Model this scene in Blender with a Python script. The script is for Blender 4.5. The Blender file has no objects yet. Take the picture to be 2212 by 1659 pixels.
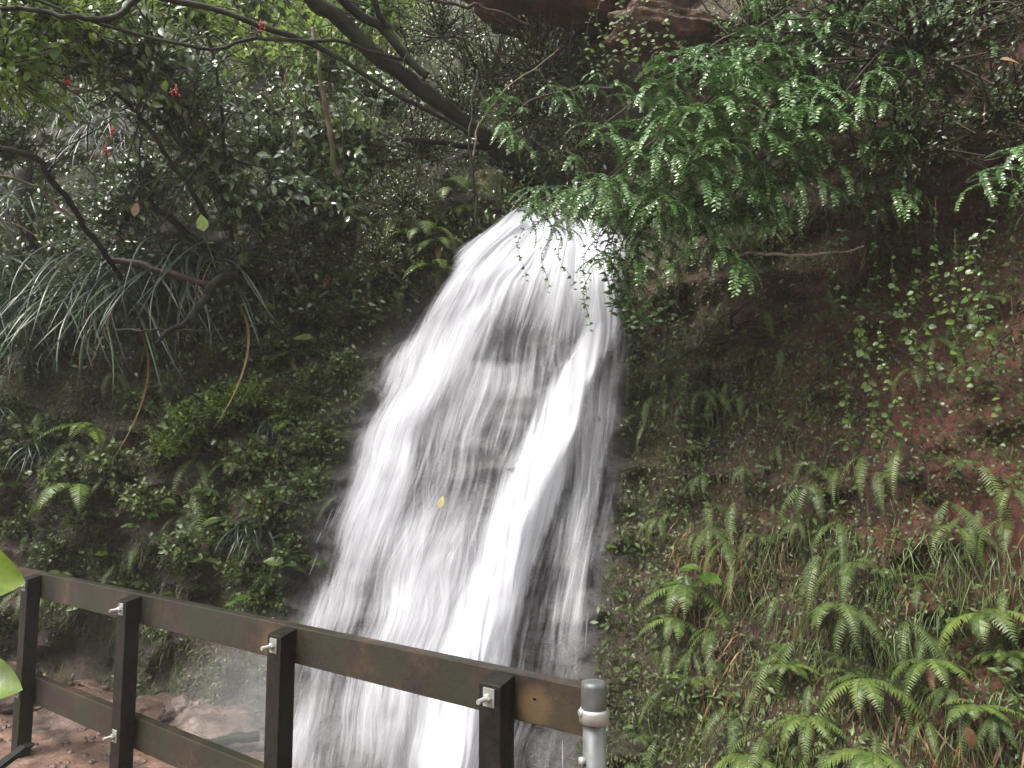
import bpy, math, random
import numpy as np
from mathutils import Vector, Matrix
R = math.radians
random.seed(7)
rng = np.random.default_rng(7)
sc = bpy.context.scene
C = sc.collection

# ------------------------------------------------------------------ camera, sky, sun, exposure
CAMZ = 1.6; PITCH = R(5.6); F = 1610.0; CU, CV = 1106.0, 829.5
cd = bpy.data.cameras.new("camera"); cam = bpy.data.objects.new("camera", cd); C.objects.link(cam)
cam.location = (0, 0, CAMZ); cam.rotation_euler = (R(90) + PITCH, 0, 0)
cd.sensor_width = 36; cd.lens = 36 * F / 2212; cd.clip_start = 0.05; cd.clip_end = 300
sc.camera = cam
SUN_EL, SUN_AZ = 60, -120            # azimuth measured from +Y towards +X
w = bpy.data.worlds.new("World"); sc.world = w; w.use_nodes = True
nt = w.node_tree; bg = nt.nodes['Background']
sky = nt.nodes.new('ShaderNodeTexSky'); sky.sky_type = 'NISHITA'; sky.sun_disc = False
sky.sun_elevation = R(SUN_EL); sky.sun_rotation = R(SUN_AZ); sky.dust_density = 4; sky.air_density = 1.2
hs = nt.nodes.new('ShaderNodeHueSaturation'); hs.inputs['Saturation'].default_value = 0.08
nt.links.new(sky.outputs[0], hs.inputs['Color']); nt.links.new(hs.outputs[0], bg.inputs[0])
bg.inputs[1].default_value = 0.15
sl = bpy.data.lights.new("sun", 'SUN'); so = bpy.data.objects.new("sun", sl); C.objects.link(so)
sl.energy = 1.5; sl.angle = R(14); sl.color = (1, .93, .81)
sd = Vector((math.sin(R(SUN_AZ)) * math.cos(R(SUN_EL)), math.cos(R(SUN_AZ)) * math.cos(R(SUN_EL)), math.sin(R(SUN_EL))))
so.rotation_euler = sd.to_track_quat('Z', 'Y').to_euler(); so.location = sd * 20
sc.view_settings.view_transform = 'Standard'; sc.view_settings.look = 'None'
sc.view_settings.exposure = 1.38; sc.view_settings.gamma = 1
sc.render.engine = 'CYCLES'
sc.cycles.max_bounces = 6; sc.cycles.diffuse_bounces = 3; sc.cycles.glossy_bounces = 2
sc.cycles.transparent_max_bounces = 12; sc.cycles.transmission_bounces = 3
sc.cycles.caustics_reflective = False; sc.cycles.caustics_refractive = False

# ------------------------------------------------------------------ helpers
def ray(u, v):
    a = (np.asarray(u, float) - CU) / F; b = (CV - np.asarray(v, float)) / F
    cp, sp = math.cos(PITCH), math.sin(PITCH)
    return a, cp - b * sp, sp + b * cp
def P(u, v, Y):
    dx, dy, dz = ray(u, v); t = Y / dy
    return np.stack([dx * t, dy * t, CAMZ + dz * t], -1)
def P_z(u, v, z):
    dx, dy, dz = ray(u, v); t = (z - CAMZ) / dz
    return np.stack([dx * t, dy * t, CAMZ + dz * t], -1)
def project(p):
    p = np.asarray(p, float) - np.array([0, 0, CAMZ]); cp, sp = math.cos(PITCH), math.sin(PITCH)
    d = p[..., 1] * cp + p[..., 2] * sp; y = -p[..., 1] * sp + p[..., 2] * cp
    return CU + F * p[..., 0] / d, CV - F * y / d
def _h(ix, iy, iz, seed):
    n = (ix * 374761393 + iy * 668265263 + iz * 2147483647 + seed * 1274126177) & 0xffffffff
    n = ((n ^ (n >> 13)) * 1274126177) & 0xffffffff
    return ((n ^ (n >> 16)) & 0xffff) / 65535.0
def vnoise(x, y, z=0.0, seed=0):
    x, y, z = np.broadcast_arrays(np.asarray(x, float), np.asarray(y, float), np.asarray(z, float))
    ix, iy, iz = [np.floor(q).astype(np.int64) for q in (x, y, z)]
    fx, fy, fz = x - ix, y - iy, z - iz
    fx, fy, fz = [q * q * (3 - 2 * q) for q in (fx, fy, fz)]
    r = 0
    for a in (0, 1):
        for b in (0, 1):
            for c in (0, 1):
                r = r + _h(ix + a, iy + b, iz + c, seed) * (fx if a else 1 - fx) * (fy if b else 1 - fy) * (fz if c else 1 - fz)
    return r
def fbm(x, y, z=0.0, seed=0, o=4):
    r = 0; a = .5; f = 1.0
    for k in range(o):
        r = r + a * (vnoise(x * f, y * f, np.asarray(z) * f, seed + k) - .5); a *= .5; f *= 2.03
    return r
def unit(v):
    v = np.asarray(v, float); return v / np.maximum(np.linalg.norm(v, axis=-1, keepdims=True), 1e-9)
def frames(d, n):
    """columns x,y,z: y along d, z near n"""
    y = unit(d); n = np.broadcast_to(np.asarray(n, float), y.shape)
    x = unit(np.cross(y, n)); z = np.cross(x, y)
    return np.stack([x, y, z], -1)

class Geo:
    def __init__(s): s.v = []; s.f = []; s.t = []; s.n = 0
    def add(s, v, f, t=0.5):
        v = np.asarray(v, float).reshape(-1, 3); f = np.asarray(f, int)
        s.v.append(v); s.f.append(f + s.n); s.n += len(v)
        s.t.append(np.broadcast_to(np.asarray(t, float), (len(f),)).copy())
    def inst(s, tv, tf, M, pos, sc_=1.0, t=None):
        tv = np.asarray(tv, float); tf = np.asarray(tf, int); N = len(pos)
        if N == 0: return
        sc_ = np.broadcast_to(np.asarray(sc_, float).reshape(-1, 1) if np.ndim(sc_) == 1 else np.asarray(sc_, float), (N, 3) if np.ndim(sc_) == 2 else (N, 1))
        V = np.einsum('nij,nkj->nki', M, tv[None] * sc_[:, None, :]) + np.asarray(pos)[:, None, :]
        Fc = tf[None] + (np.arange(N) * len(tv))[:, None, None]
        if t is None: t = rng.random(N)
        s.add(V.reshape(-1, 3), Fc.reshape(-1, tf.shape[1]), np.repeat(np.broadcast_to(t, (N,)), len(tf)))
    def tube(s, pts, rad, k=7, t=0.5, wob=0.0, cap=True):
        pts = np.asarray(pts, float); n = len(pts); rad = np.broadcast_to(np.asarray(rad, float), (n,))
        T = np.gradient(pts, axis=0); T = unit(T)
        ref = np.array([0, 0, 1.]) if abs(T[0][2]) < .9 else np.array([1., 0, 0])
        ang = np.linspace(0, 2 * np.pi, k, endpoint=False); V = []
        for i in range(n):
            x = unit(np.cross(T[i], ref)); ref = np.cross(x, T[i])
            r = rad[i] * (1 + wob * (rng.random(k) - .5)) if wob else np.full(k, rad[i])
            V.append(pts[i] + (np.cos(ang) * r)[:, None] * x + (np.sin(ang) * r)[:, None] * ref)
        V = np.concatenate(V); i, j = np.meshgrid(np.arange(n - 1), np.arange(k), indexing='ij')
        i = i.ravel(); j = j.ravel(); j2 = (j + 1) % k
        Fq = np.stack([i * k + j, i * k + j2, (i + 1) * k + j2, (i + 1) * k + j], -1)
        if cap:
            V = np.concatenate([V, pts[:1], pts[-1:]]); c0 = n * k
            a = np.arange(k); b = (a + 1) % k
            Fq = np.concatenate([Fq, np.stack([np.full(k, c0), b, a, a], -1), np.stack([np.full(k, c0 + 1), (n - 1) * k + a, (n - 1) * k + b, (n - 1) * k + b], -1)])
        s.add(V, Fq, t)
    def box(s, c, ax, half, t=.5, bev=0.0):
        """c centre, ax 3 unit axes rows, half sizes"""
        ax = np.asarray(ax, float); h = np.asarray(half, float)
        if bev <= 0:
            sg = np.array([[x, y, z] for x in (-1, 1) for y in (-1, 1) for z in (-1, 1)], float)
            V = np.asarray(c) + (sg * h) @ ax
            s.add(V, [[0, 1, 3, 2], [4, 6, 7, 5], [0, 4, 5, 1], [2, 3, 7, 6], [0, 2, 6, 4], [1, 5, 7, 3]], t)
        else:
            import bmesh
            bm = bmesh.new(); bmesh.ops.create_cube(bm, size=2)
            for q in bm.verts: q.co = Vector((q.co.x * h[0], q.co.y * h[1], q.co.z * h[2]))
            bmesh.ops.bevel(bm, geom=bm.edges[:], offset=bev, segments=2, affect='EDGES', profile=.6)
            bm.verts.index_update()
            V = np.array([q.co[:] for q in bm.verts]) @ ax + np.asarray(c)
            for k in (3, 4):
                ff = [[q.index for q in f.verts] for f in bm.faces if len(f.verts) == k]
                if ff: 
                    base = s.n
                    if k == 3: ff = [a + [a[-1]] for a in ff]
                    if k == 4 or True:
                        s.v.append(V); s.f.append(np.array(ff) + s.n); s.n += len(V); s.t.append(np.full(len(ff), t))
            bm.free()
    def build(s, name, mat, parent=None, smooth=True, uv=None, attrs=None):
        me = bpy.data.meshes.new(name)
        V = np.concatenate(s.v) if s.v else np.zeros((0, 3))
        lt, ls, tt = [], [], []
        for f, t in zip(s.f, s.t):
            if f.shape[1] == 4:
                deg = f[:, 3] == f[:, 2]
                if deg.any():
                    lt.append(f[~deg].ravel()); ls.append(np.full((~deg).sum(), 4)); tt.append(t[~deg])
                    lt.append(f[deg][:, :3].ravel()); ls.append(np.full(deg.sum(), 3)); tt.append(t[deg]); continue
            lt.append(f.ravel()); ls.append(np.full(len(f), f.shape[1])); tt.append(t)
        L = np.concatenate(lt).astype(np.int32); S = np.concatenate(ls).astype(np.int32); T = np.concatenate(tt).astype(np.float32)
        me.vertices.add(len(V)); me.vertices.foreach_set('co', V.astype(np.float32).ravel())
        me.loops.add(len(L)); me.loops.foreach_set('vertex_index', L)
        me.polygons.add(len(S)); st = np.concatenate([[0], np.cumsum(S)[:-1]]).astype(np.int32)
        me.polygons.foreach_set('loop_start', st)
        me.polygons.foreach_set('use_smooth', np.full(len(S), smooth))
        me.update(calc_edges=True)
        a = me.attributes.new('tint', 'FLOAT', 'FACE'); a.data.foreach_set('value', T)
        if attrs:
            for k, val in attrs.items():
                b = me.attributes.new(k, 'FLOAT', 'POINT'); b.data.foreach_set('value', np.asarray(val, np.float32))
        if uv is not None:
            ul = me.uv_layers.new(name='UVMap'); ul.data.foreach_set('uv', np.asarray(uv, np.float32)[L].ravel())
        if mat: me.materials.append(mat)
        o = bpy.data.objects.new(name, me); C.objects.link(o)
        if parent: o.parent = parent
        return o

LABELQ = []
def tag(o, label=None, cat=None, group=None, kind=None):
    if label: o['label'] = label
    if cat: o['category'] = cat
    if group: o['group'] = group
    if kind: o['kind'] = kind
    return o
def empty(name, loc=(0, 0, 0), rot=None, s=1.0):
    o = bpy.data.objects.new(name, None); C.objects.link(o); o.location = Vector([float(q) for q in loc])
    o.empty_display_size = .1
    if rot: o.rotation_euler = rot
    o.scale = (s, s, s); return o
def copy_tree(o, parent=None):
    c = o.copy(); C.objects.link(c)
    if parent: c.parent = parent
    for ch in list(o.children): copy_tree(ch, c)
    return c
def smooth_curve(pts, n=24, jit=0.0, seed=0):
    pts = np.asarray(pts, float); m = len(pts)
    d = np.concatenate([[0], np.cumsum(np.linalg.norm(np.diff(pts, axis=0), axis=1))]); d /= d[-1]
    out = []
    for q in np.linspace(0, 1, n):
        i = min(max(np.searchsorted(d, q) - 1, 0), m - 2); h = (q - d[i]) / max(d[i + 1] - d[i], 1e-9)
        p0 = pts[max(i - 1, 0)]; p1 = pts[i]; p2 = pts[i + 1]; p3 = pts[min(i + 2, m - 1)]
        out.append(.5 * (2 * p1 + (p2 - p0) * h + (2 * p0 - 5 * p1 + 4 * p2 - p3) * h * h + (3 * p1 - p0 - 3 * p2 + p3) * h ** 3))
    out = np.array(out)
    if jit:
        s = np.arange(n) * .35
        out = out + jit * np.stack([fbm(s, s * 0 + 3.1 * k, seed=seed + k) for k in range(out.shape[1])], -1) * 2
    return out

# ------------------------------------------------------------------ materials
def newmat(name):
    m = bpy.data.materials.new(name); m.use_nodes = True
    n = m.node_tree.nodes; return m, m.node_tree, n['Principled BSDF'], n['Material Output']
def N(t, kind, **kw):
    n = t.nodes.new(kind)
    for k, val in kw.items():
        if k in n.inputs: n.inputs[k].default_value = val
        else: setattr(n, k, val)
    return n
def ramp(t, stops, src, interp='LINEAR'):
    r = t.nodes.new('ShaderNodeValToRGB'); e = r.color_ramp.elements; r.color_ramp.interpolation = interp
    while len(e) < len(stops): e.new(.5)
    for q, (p, c) in zip(e, stops):
        q.position = p; q.color = tuple(c) + (1,) if len(c) == 3 else c
    t.links.new(src, r.inputs[0]); return r
def leaf_mat(name, cols, rough=.28, trans=.25, spec=.5, coat=0.):
    m, t, b, o = newmat(name)
    a = N(t, 'ShaderNodeAttribute', attribute_name='tint')
    oi = N(t, 'ShaderNodeObjectInfo')
    ad = N(t, 'ShaderNodeMath', operation='MULTIPLY_ADD'); t.links.new(oi.outputs['Random'], ad.inputs[0]); ad.inputs[1].default_value = .35
    t.links.new(a.outputs['Fac'], ad.inputs[2])
    sb = N(t, 'ShaderNodeMath', operation='MULTIPLY'); t.links.new(ad.outputs[0], sb.inputs[0]); sb.inputs[1].default_value = .75
    r = ramp(t, cols, sb.outputs[0])
    tc = N(t, 'ShaderNodeTexCoord'); nz = N(t, 'ShaderNodeTexNoise', Scale=40.0, Detail=3.0); t.links.new(tc.outputs['Object'], nz.inputs['Vector'])
    mx = N(t, 'ShaderNodeMix', data_type='RGBA', blend_type='MULTIPLY'); mx.inputs[0].default_value = .55
    r2 = ramp(t, [(.3, (.45, .4, .35)), (.65, (1.1, 1.1, 1.1))], nz.outputs[0])
    t.links.new(r.outputs[0], mx.inputs[6]); t.links.new(r2.outputs[0], mx.inputs[7])
    t.links.new(mx.outputs[2], b.inputs['Base Color'])
    b.inputs['Roughness'].default_value = rough; b.inputs['Specular IOR Level'].default_value = spec; b.inputs['Coat Weight'].default_value = coat; b.inputs['Coat Roughness'].default_value = .15; b.inputs['Coat IOR'].default_value = 1.6
    bp = N(t, 'ShaderNodeBump', Strength=.35, Distance=.004); t.links.new(nz.outputs[0], bp.inputs['Height']); t.links.new(bp.outputs[0], b.inputs['Normal'])
    tr = N(t, 'ShaderNodeBsdfTranslucent'); t.links.new(mx.outputs[2], tr.inputs[0])
    ms = N(t, 'ShaderNodeMixShader'); ms.inputs[0].default_value = trans
    t.links.new(b.outputs[0], ms.inputs[1]); t.links.new(tr.outputs[0], ms.inputs[2]); t.links.new(ms.outputs[0], o.inputs[0])
    return m
def bark_mat(name, c1, c2, moss=None, scale=14, rough=.5):
    m, t, b, o = newmat(name)
    tc = N(t, 'ShaderNodeTexCoord')
    nz = N(t, 'ShaderNodeTexNoise', Scale=float(scale), Detail=6.0, Roughness=.65); t.links.new(tc.outputs['Object'], nz.inputs['Vector'])
    r = ramp(t, [(.35, c1), (.68, c2)], nz.outputs[0]); col = r.outputs[0]
    if moss:
        n2 = N(t, 'ShaderNodeTexNoise', Scale=6.0, Detail=5.0); t.links.new(tc.outputs['Object'], n2.inputs['Vector'])
        r2 = ramp(t, [(.5, (0, 0, 0)), (.62, (1, 1, 1))], n2.outputs[0])
        mx = N(t, 'ShaderNodeMix', data_type='RGBA'); t.links.new(r2.outputs[0], mx.inputs[0]); t.links.new(col, mx.inputs[6]); mx.inputs[7].default_value = tuple(moss) + (1,)
        col = mx.outputs[2]
    t.links.new(col, b.inputs['Base Color']); b.inputs['Roughness'].default_value = rough; b.inputs['Specular IOR Level'].default_value = .22
    bp = N(t, 'ShaderNodeBump', Strength=.7, Distance=.01); t.links.new(nz.outputs[0], bp.inputs['Height']); t.links.new(bp.outputs[0], b.inputs['Normal'])
    return m
M = {}
M['gloss'] = leaf_mat('glossy_leaf', [(0, (.055, .085, .04)), (.4, (.10, .16, .065)), (.75, (.16, .24, .07)), (1, (.32, .42, .09))], .27, .35, 1., .6)
M['bright'] = leaf_mat('bright_leaf', [(0, (.07, .14, .025)), (.5, (.16, .27, .045)), (1, (.36, .48, .08))], .28, .5)
M['myrtle'] = leaf_mat('small_leaf', [(0, (.035, .08, .026)), (.5, (.085, .18, .05)), (1, (.18, .32, .08))], .24, .22, .8)
M['fern'] = leaf_mat('fern_leaf', [(0, (.042, .075, .018)), (.5, (.085, .135, .034)), (1, (.17, .24, .05))], .42, .3)
M['strap'] = leaf_mat('strap_leaf', [(0, (.010, .022, .012)), (.6, (.028, .058, .026)), (1, (.08, .14, .045))], .3, .2, .45)
M['dead'] = leaf_mat('dead_leaf', [(0, (.08, .035, .018)), (.5, (.20, .10, .045)), (1, (.42, .28, .14))], .45, .2)
M['creep'] = leaf_mat('creeper_leaf', [(0, (.04, .08, .018)), (.5, (.09, .16, .03)), (1, (.20, .31, .06))], .35, .35)
M['moss'] = leaf_mat('moss_tufts', [(0, (.02, .026, .010)), (.4, (.055, .075, .022)), (.8, (.12, .15, .04)), (1, (.22, .25, .07))], .45, .2, .5)
M['bark'] = bark_mat('dark_bark', (.006, .005, .004), (.026, .020, .017), (.025, .035, .012), 16, .65)
M['twig'] = bark_mat('twig_bark', (.02, .012, .010), (.07, .045, .032), None, 30)
M['pale'] = bark_mat('pale_bark', (.07, .05, .035), (.20, .15, .11), (.07, .09, .03), 18)
M['grey'] = bark_mat('silvery_dead_wood', (.20, .13, .10), (.55, .50, .46), None, 16)

# bank of wet soil and rock
def soil_mat():
    m, t, b, o = newmat('wet_soil')
    tc = N(t, 'ShaderNodeTexCoord')
    n1 = N(t, 'ShaderNodeTexNoise', Scale=1.3, Detail=8.0, Roughness=.6); t.links.new(tc.outputs['Object'], n1.inputs['Vector'])
    n2 = N(t, 'ShaderNodeTexNoise', Scale=22.0, Detail=8.0, Roughness=.7); t.links.new(tc.outputs['Object'], n2.inputs['Vector'])
    r1 = ramp(t, [(.35, (.022, .015, .011)), (.5, (.05, .032, .022)), (.62, (.035, .035, .02)), (.75, (.08, .05, .035))], n1.outputs[0])
    r2 = ramp(t, [(.3, (.3, .3, .3)), (.7, (1.5, 1.35, 1.25))], n2.outputs[0])
    mx = N(t, 'ShaderNodeMix', data_type='RGBA', blend_type='MULTIPLY'); mx.inputs[0].default_value = 1
    t.links.new(r1.outputs[0], mx.inputs[6]); t.links.new(r2.outputs[0], mx.inputs[7]); 
    # red clay towards the right hand bank and bare grey rock under the water, both by position in the place
    a = N(t, 'ShaderNodeAttribute', attribute_name='clay'); a2 = N(t, 'ShaderNodeAttribute', attribute_name='rock')
    m2 = N(t, 'ShaderNodeMix', data_type='RGBA', blend_type='MULTIPLY'); t.links.new(a.outputs['Fac'], m2.inputs[0]); t.links.new(mx.outputs[2], m2.inputs[6]); m2.inputs[7].default_value = (1.6, .70, .55, 1)
    r3 = ramp(t, [(.3, (.022, .022, .023)), (.7, (.12, .112, .112))], n2.outputs[0])
    m3 = N(t, 'ShaderNodeMix', data_type='RGBA'); t.links.new(a2.outputs['Fac'], m3.inputs[0]); t.links.new(m2.outputs[2], m3.inputs[6]); t.links.new(r3.outputs[0], m3.inputs[7])
    t.links.new(m3.outputs[2], b.inputs['Base Color']); b.inputs['Roughness'].default_value = .42
    bp = N(t, 'ShaderNodeBump', Strength=.9, Distance=.03); t.links.new(n2.outputs[0], bp.inputs['Height']); t.links.new(bp.outputs[0], b.inputs['Normal'])
    return m
M['soil'] = soil_mat()
def rock_mat(name, cols, rough=.35, sc_=9.0):
    m, t, b, o = newmat(name)
    tc = N(t, 'ShaderNodeTexCoord'); n2 = N(t, 'ShaderNodeTexNoise', Scale=sc_, Detail=9.0, Roughness=.72); t.links.new(tc.outputs['Object'], n2.inputs['Vector'])
    r = ramp(t, cols, n2.outputs[0]); t.links.new(r.outputs[0], b.inputs['Base Color']); b.inputs['Roughness'].default_value = rough
    n3 = N(t, 'ShaderNodeTexNoise', Scale=sc_ * 7, Detail=4.0); t.links.new(tc.outputs['Object'], n3.inputs['Vector'])
    ad = N(t, 'ShaderNodeMath', operation='MULTIPLY_ADD'); t.links.new(n3.outputs[0], ad.inputs[0]); ad.inputs[1].default_value = .35; t.links.new(n2.outputs[0], ad.inputs[2])
    bp = N(t, 'ShaderNodeBump', Strength=.9, Distance=.025); t.links.new(ad.outputs[0], bp.inputs['Height']); t.links.new(bp.outputs[0], b.inputs['Normal'])
    return m
M['bed'] = rock_mat('pinkish_gravel', [(.32, (.06, .038, .03)), (.5, (.17, .105, .08)), (.68, (.30, .19, .15))], .34, 7.0)
M['boulder'] = rock_mat('brown_rock', [(.32, (.035, .024, .02)), (.5, (.11, .075, .06)), (.72, (.26, .18, .15))], .3, 6.0)
M['clay'] = rock_mat('orange_clay', [(.3, (.018, .010, .007)), (.5, (.065, .032, .018)), (.7, (.19, .09, .04))], .6, 9.0)
M['mossrock'] = rock_mat('mossy_rock', [(.3, (.05, .05, .02)), (.5, (.16, .15, .06)), (.7, (.30, .27, .14))], .6, 8.0)

# ------------------------------------------------------------------ the bank: depth Y as a smooth function of x and z
CTRL = [(-200,1400,6.8),(0,1350,6.6),(300,1400,6.3),(560,1430,5.6),(650,1600,5.0),(900,1640,4.6),(1200,1650,4.5),(1400,1640,4.2),
 (1700,1640,3.7),(2000,1640,3.35),(2300,1640,3.1),(300,1850,6.0),(1000,1850,4.5),(1700,1850,3.6),(2300,1850,2.95),(-300,1850,6.5),
 (-200,1000,6.6),(0,1000,6.5),(300,1000,6.3),(600,1000,6.0),(750,1100,5.6),(800,900,5.85),(1000,1000,5.35),(1250,1000,5.3),(1400,1100,5.0),(1500,900,4.9),
 (1800,1000,4.2),(2200,1000,3.6),(2450,1000,3.3),(-200,600,6.9),(0,600,6.8),(300,650,6.7),(500,680,6.75),(650,660,6.75),(800,680,6.5),(900,760,6.0),
 (500,560,6.45),(700,560,6.4),(1000,600,5.95),(1200,520,6.0),(1330,560,5.75),(1450,600,5.4),(1600,600,5.0),(1800,600,4.75),(2200,600,4.1),(2450,600,3.7),
 (-200,200,8.0),(0,250,8.0),(300,300,8.0),(600,300,8.4),(800,400,7.2),(1000,400,6.6),(1200,400,6.9),(1400,350,6.1),(1600,300,5.3),(1900,300,4.7),(2200,200,4.2),
 (-200,-200,12),(200,-100,12),(600,0,13),(900,100,9.0),(1100,200,7.4),(1300,150,6.2),(1500,50,5.4),(1800,-50,4.8),(2200,-100,4.3),(2500,-200,4.0),
 (700,-400,17),(-500,-400,15),(1300,-400,8.5),(1900,-500,6.0),(2500,-600,4.8),(1200,-200,7.6)]
ca = np.array(CTRL, float); cw = P(ca[:, 0], ca[:, 1], ca[:, 2]); cx = cw[:, [0, 2]]; cy = cw[:, 1]
def tps(r2): return .5 * r2 * np.log(r2 + 1e-9)
_n = len(cx); K = tps(((cx[:, None] - cx[None]) ** 2).sum(-1)) + np.eye(_n) * .02
A_ = np.zeros((_n + 3, _n + 3)); A_[:_n, :_n] = K; A_[:_n, _n] = 1; A_[:_n, _n + 1:] = cx; A_[_n, :_n] = 1; A_[_n + 1:, :_n] = cx.T
W_ = np.linalg.solve(A_, np.concatenate([cy, np.zeros(3)]))
def bank0(x, z):
    x = np.asarray(x, float); z = np.asarray(z, float); sh = x.shape; p = np.stack([x.ravel(), z.ravel()], -1)
    out = np.empty(len(p))
    for i in range(0, len(p), 20000):
        q = p[i:i + 20000]; k = tps(((q[:, None] - cx[None]) ** 2).sum(-1))
        out[i:i + 20000] = k @ W_[:_n] + W_[_n] + q @ W_[_n + 1:]
    return np.clip(out, 2.7, 24).reshape(sh)
def bank(x, z):
    b = bank0(x, z)
    rg = 1 - np.abs(fbm(x * 2.2, z * 3.0, 0, 57, 3)) * 4
    d = fbm(x * 1.4, z * 1.4, 0, 11, 3) * .5 + fbm(x * 4.5, z * 6.5, 0, 23, 3) * .42 - np.clip(rg, -1, 1) * .10
    return b + d
def bnormal(x, z, e=.12):
    gx = (bank0(x + e, z) - bank0(x - e, z)) / (2 * e); gz = (bank0(x, z + e) - bank0(x, z - e)) / (2 * e)
    return unit(np.stack([gx, -np.ones_like(gx), gz], -1))
def onto(u, v, fn=bank):
    """first hit of the view ray with the bank, vectorised"""
    u = np.atleast_1d(np.asarray(u, float)); v = np.atleast_1d(np.asarray(v, float)); Y = np.full(u.shape, 2.8); hit = np.zeros(u.shape, bool); res = np.full(u.shape, 14.)
    dx, dy, dz = ray(u, v)
    for Yk in np.arange(2.8, 16, .06):
        t = Yk / dy; b = fn(dx * t, CAMZ + dz * t); h = (~hit) & (b <= Yk); res[h] = Yk; hit |= h
        if hit.all(): break
    lo, hi = res - .06, res.copy()
    for _ in range(7):
        mid = (lo + hi) / 2; t = mid / dy; h = fn(dx * t, CAMZ + dz * t) <= mid; hi = np.where(h, mid, hi); lo = np.where(h, lo, mid)
    res = hi
    return P(u, v, res)
def water_px():  # left and right edges of the fall, in view coordinates
    vv = np.array([495, 520, 590, 650, 720, 820, 900, 1080, 1250, 1400, 1520, 1660, 1800.])
    lu = np.array([1140, 1072, 988, 932, 882, 824, 785, 715, 655, 610, 585, 555, 520.])
    ru = np.array([1190, 1328, 1362, 1376, 1390, 1396, 1396, 1380, 1352, 1334, 1318, 1300, 1290.])
    return vv, lu, ru
nx, nz_ = 460, 380
gx, gz = np.meshgrid(np.linspace(-13, 6.5, nx), np.concatenate([np.linspace(-1.4, 6, 290), np.linspace(6.06, 14, 90)]))
gy = bank(gx, gz)
g = Geo(); idx = np.arange(nx * nz_).reshape(nz_, nx)
g.add(np.stack([gx, gy, gz], -1), np.stack([idx[:-1, :-1], idx[:-1, 1:], idx[1:, 1:], idx[1:, :-1]], -1).reshape(-1, 4))
uu, vv2 = project(np.stack([gx, gy, gz], -1)); wv, wl, wr = water_px()
sl_ = np.interp(vv2, wv, wl); sr_ = np.interp(vv2, wv, wr)
rock = np.clip((uu - sl_ + 90) / 80, 0, 1) * np.clip((sr_ - 10 - uu) / 60, 0, 1) * (vv2 > 470) * (gx < 2)
clay = np.clip((gx - .9) / 1.2, 0, 1)
g.build('hillside', M['soil'], attrs={'rock': rock.ravel(), 'clay': clay.ravel()})['kind'] = 'structure'

# stream bed and path: one ground sheet
def bedz(x, y):
    far = np.clip((y + .75 * x - 2.75) / .7, 0, 1); far = far * far * (3 - 2 * far)   # falls away beyond the fence line
    z = -.02 - far * .34
    z = z + fbm(x * 1.6, y * 1.6, 0, 5, 4) * .28 * far + fbm(x * 9, y * 9, 0, 9, 3) * .05 + np.clip((y - 5.6) * .10, 0, .3)
    return z
xs, ys = np.meshgrid(np.linspace(-14, 8, 330), np.linspace(-8, 9, 260)); zs = bedz(xs, ys)
g = Geo(); idx = np.arange(xs.size).reshape(xs.shape)
g.add(np.stack([xs, ys, zs], -1), np.stack([idx[:-1, :-1], idx[:-1, 1:], idx[1:, 1:], idx[1:, :-1]], -1).reshape(-1, 4))
g.build('ground', M['bed'])['kind'] = 'structure'
# unseen slope added behind the camera so light comes mainly from above
xs, zs = np.meshgrid(np.linspace(-16, 9, 80), np.linspace(-.5, 5.5, 40)); ysb = -5.5 - .35 * zs + fbm(xs * .8, zs * .8, 0, 77) * 2 
g = Geo(); idx = np.arange(xs.size).reshape(xs.shape)
g.add(np.stack([xs, ysb, zs], -1), np.stack([idx[:-1, :-1], idx[:-1, 1:], idx[1:, 1:], idx[1:, :-1]], -1).reshape(-1, 4))
g.build('unseen_light_blocker', M['moss'])['kind'] = 'structure'

# ------------------------------------------------------------------ leaf templates: base at origin, tip +Y, face +Z
def leaf_t(L=1., W=.5, n=5, fold=.12, droop=.2, blunt=1.0):
    t = np.linspace(0, 1, n); wd = W * .5 * np.sin(np.pi * t ** (.8 * blunt)) ** .8; wd[0] = W * .03; wd[-1] = 0
    y = L * t; z = -droop * L * t * t; V = []
    for i in range(n): V += [(-wd[i], y[i], z[i] + fold * wd[i] * 2), (0, y[i], z[i]), (wd[i], y[i], z[i] + fold * wd[i] * 2)]
    Fq = []
    for i in range(n - 1):
        a = i * 3; Fq += [(a, a + 1, a + 4, a + 3), (a + 1, a + 2, a + 5, a + 4)]
    return np.array(V, float), np.array(Fq)
def quadleaf(W=.5, droop=.15, fold=.1):
    V = np.array([(0, 0, 0), (W / 2, .45, fold), (0, 1, -droop), (-W / 2, .45, fold), (0, .5, 0)], float)
    return V, np.array([(0, 1, 4, 4), (1, 2, 4, 4), (2, 3, 4, 4), (3, 0, 4, 4)])
LEAF = leaf_t(1, .48, 6, .12, .22); OVAL = leaf_t(1, .62, 5, .1, .12, .9); ROUND = leaf_t(1, .85, 5, .08, .1, .85); QL = quadleaf(); QR = quadleaf(.8)
def rand_dirs(n, up=0., spread=1.):
    d = rng.normal(size=(n, 3)) * spread; d[:, 2] += up; return unit(d)
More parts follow.
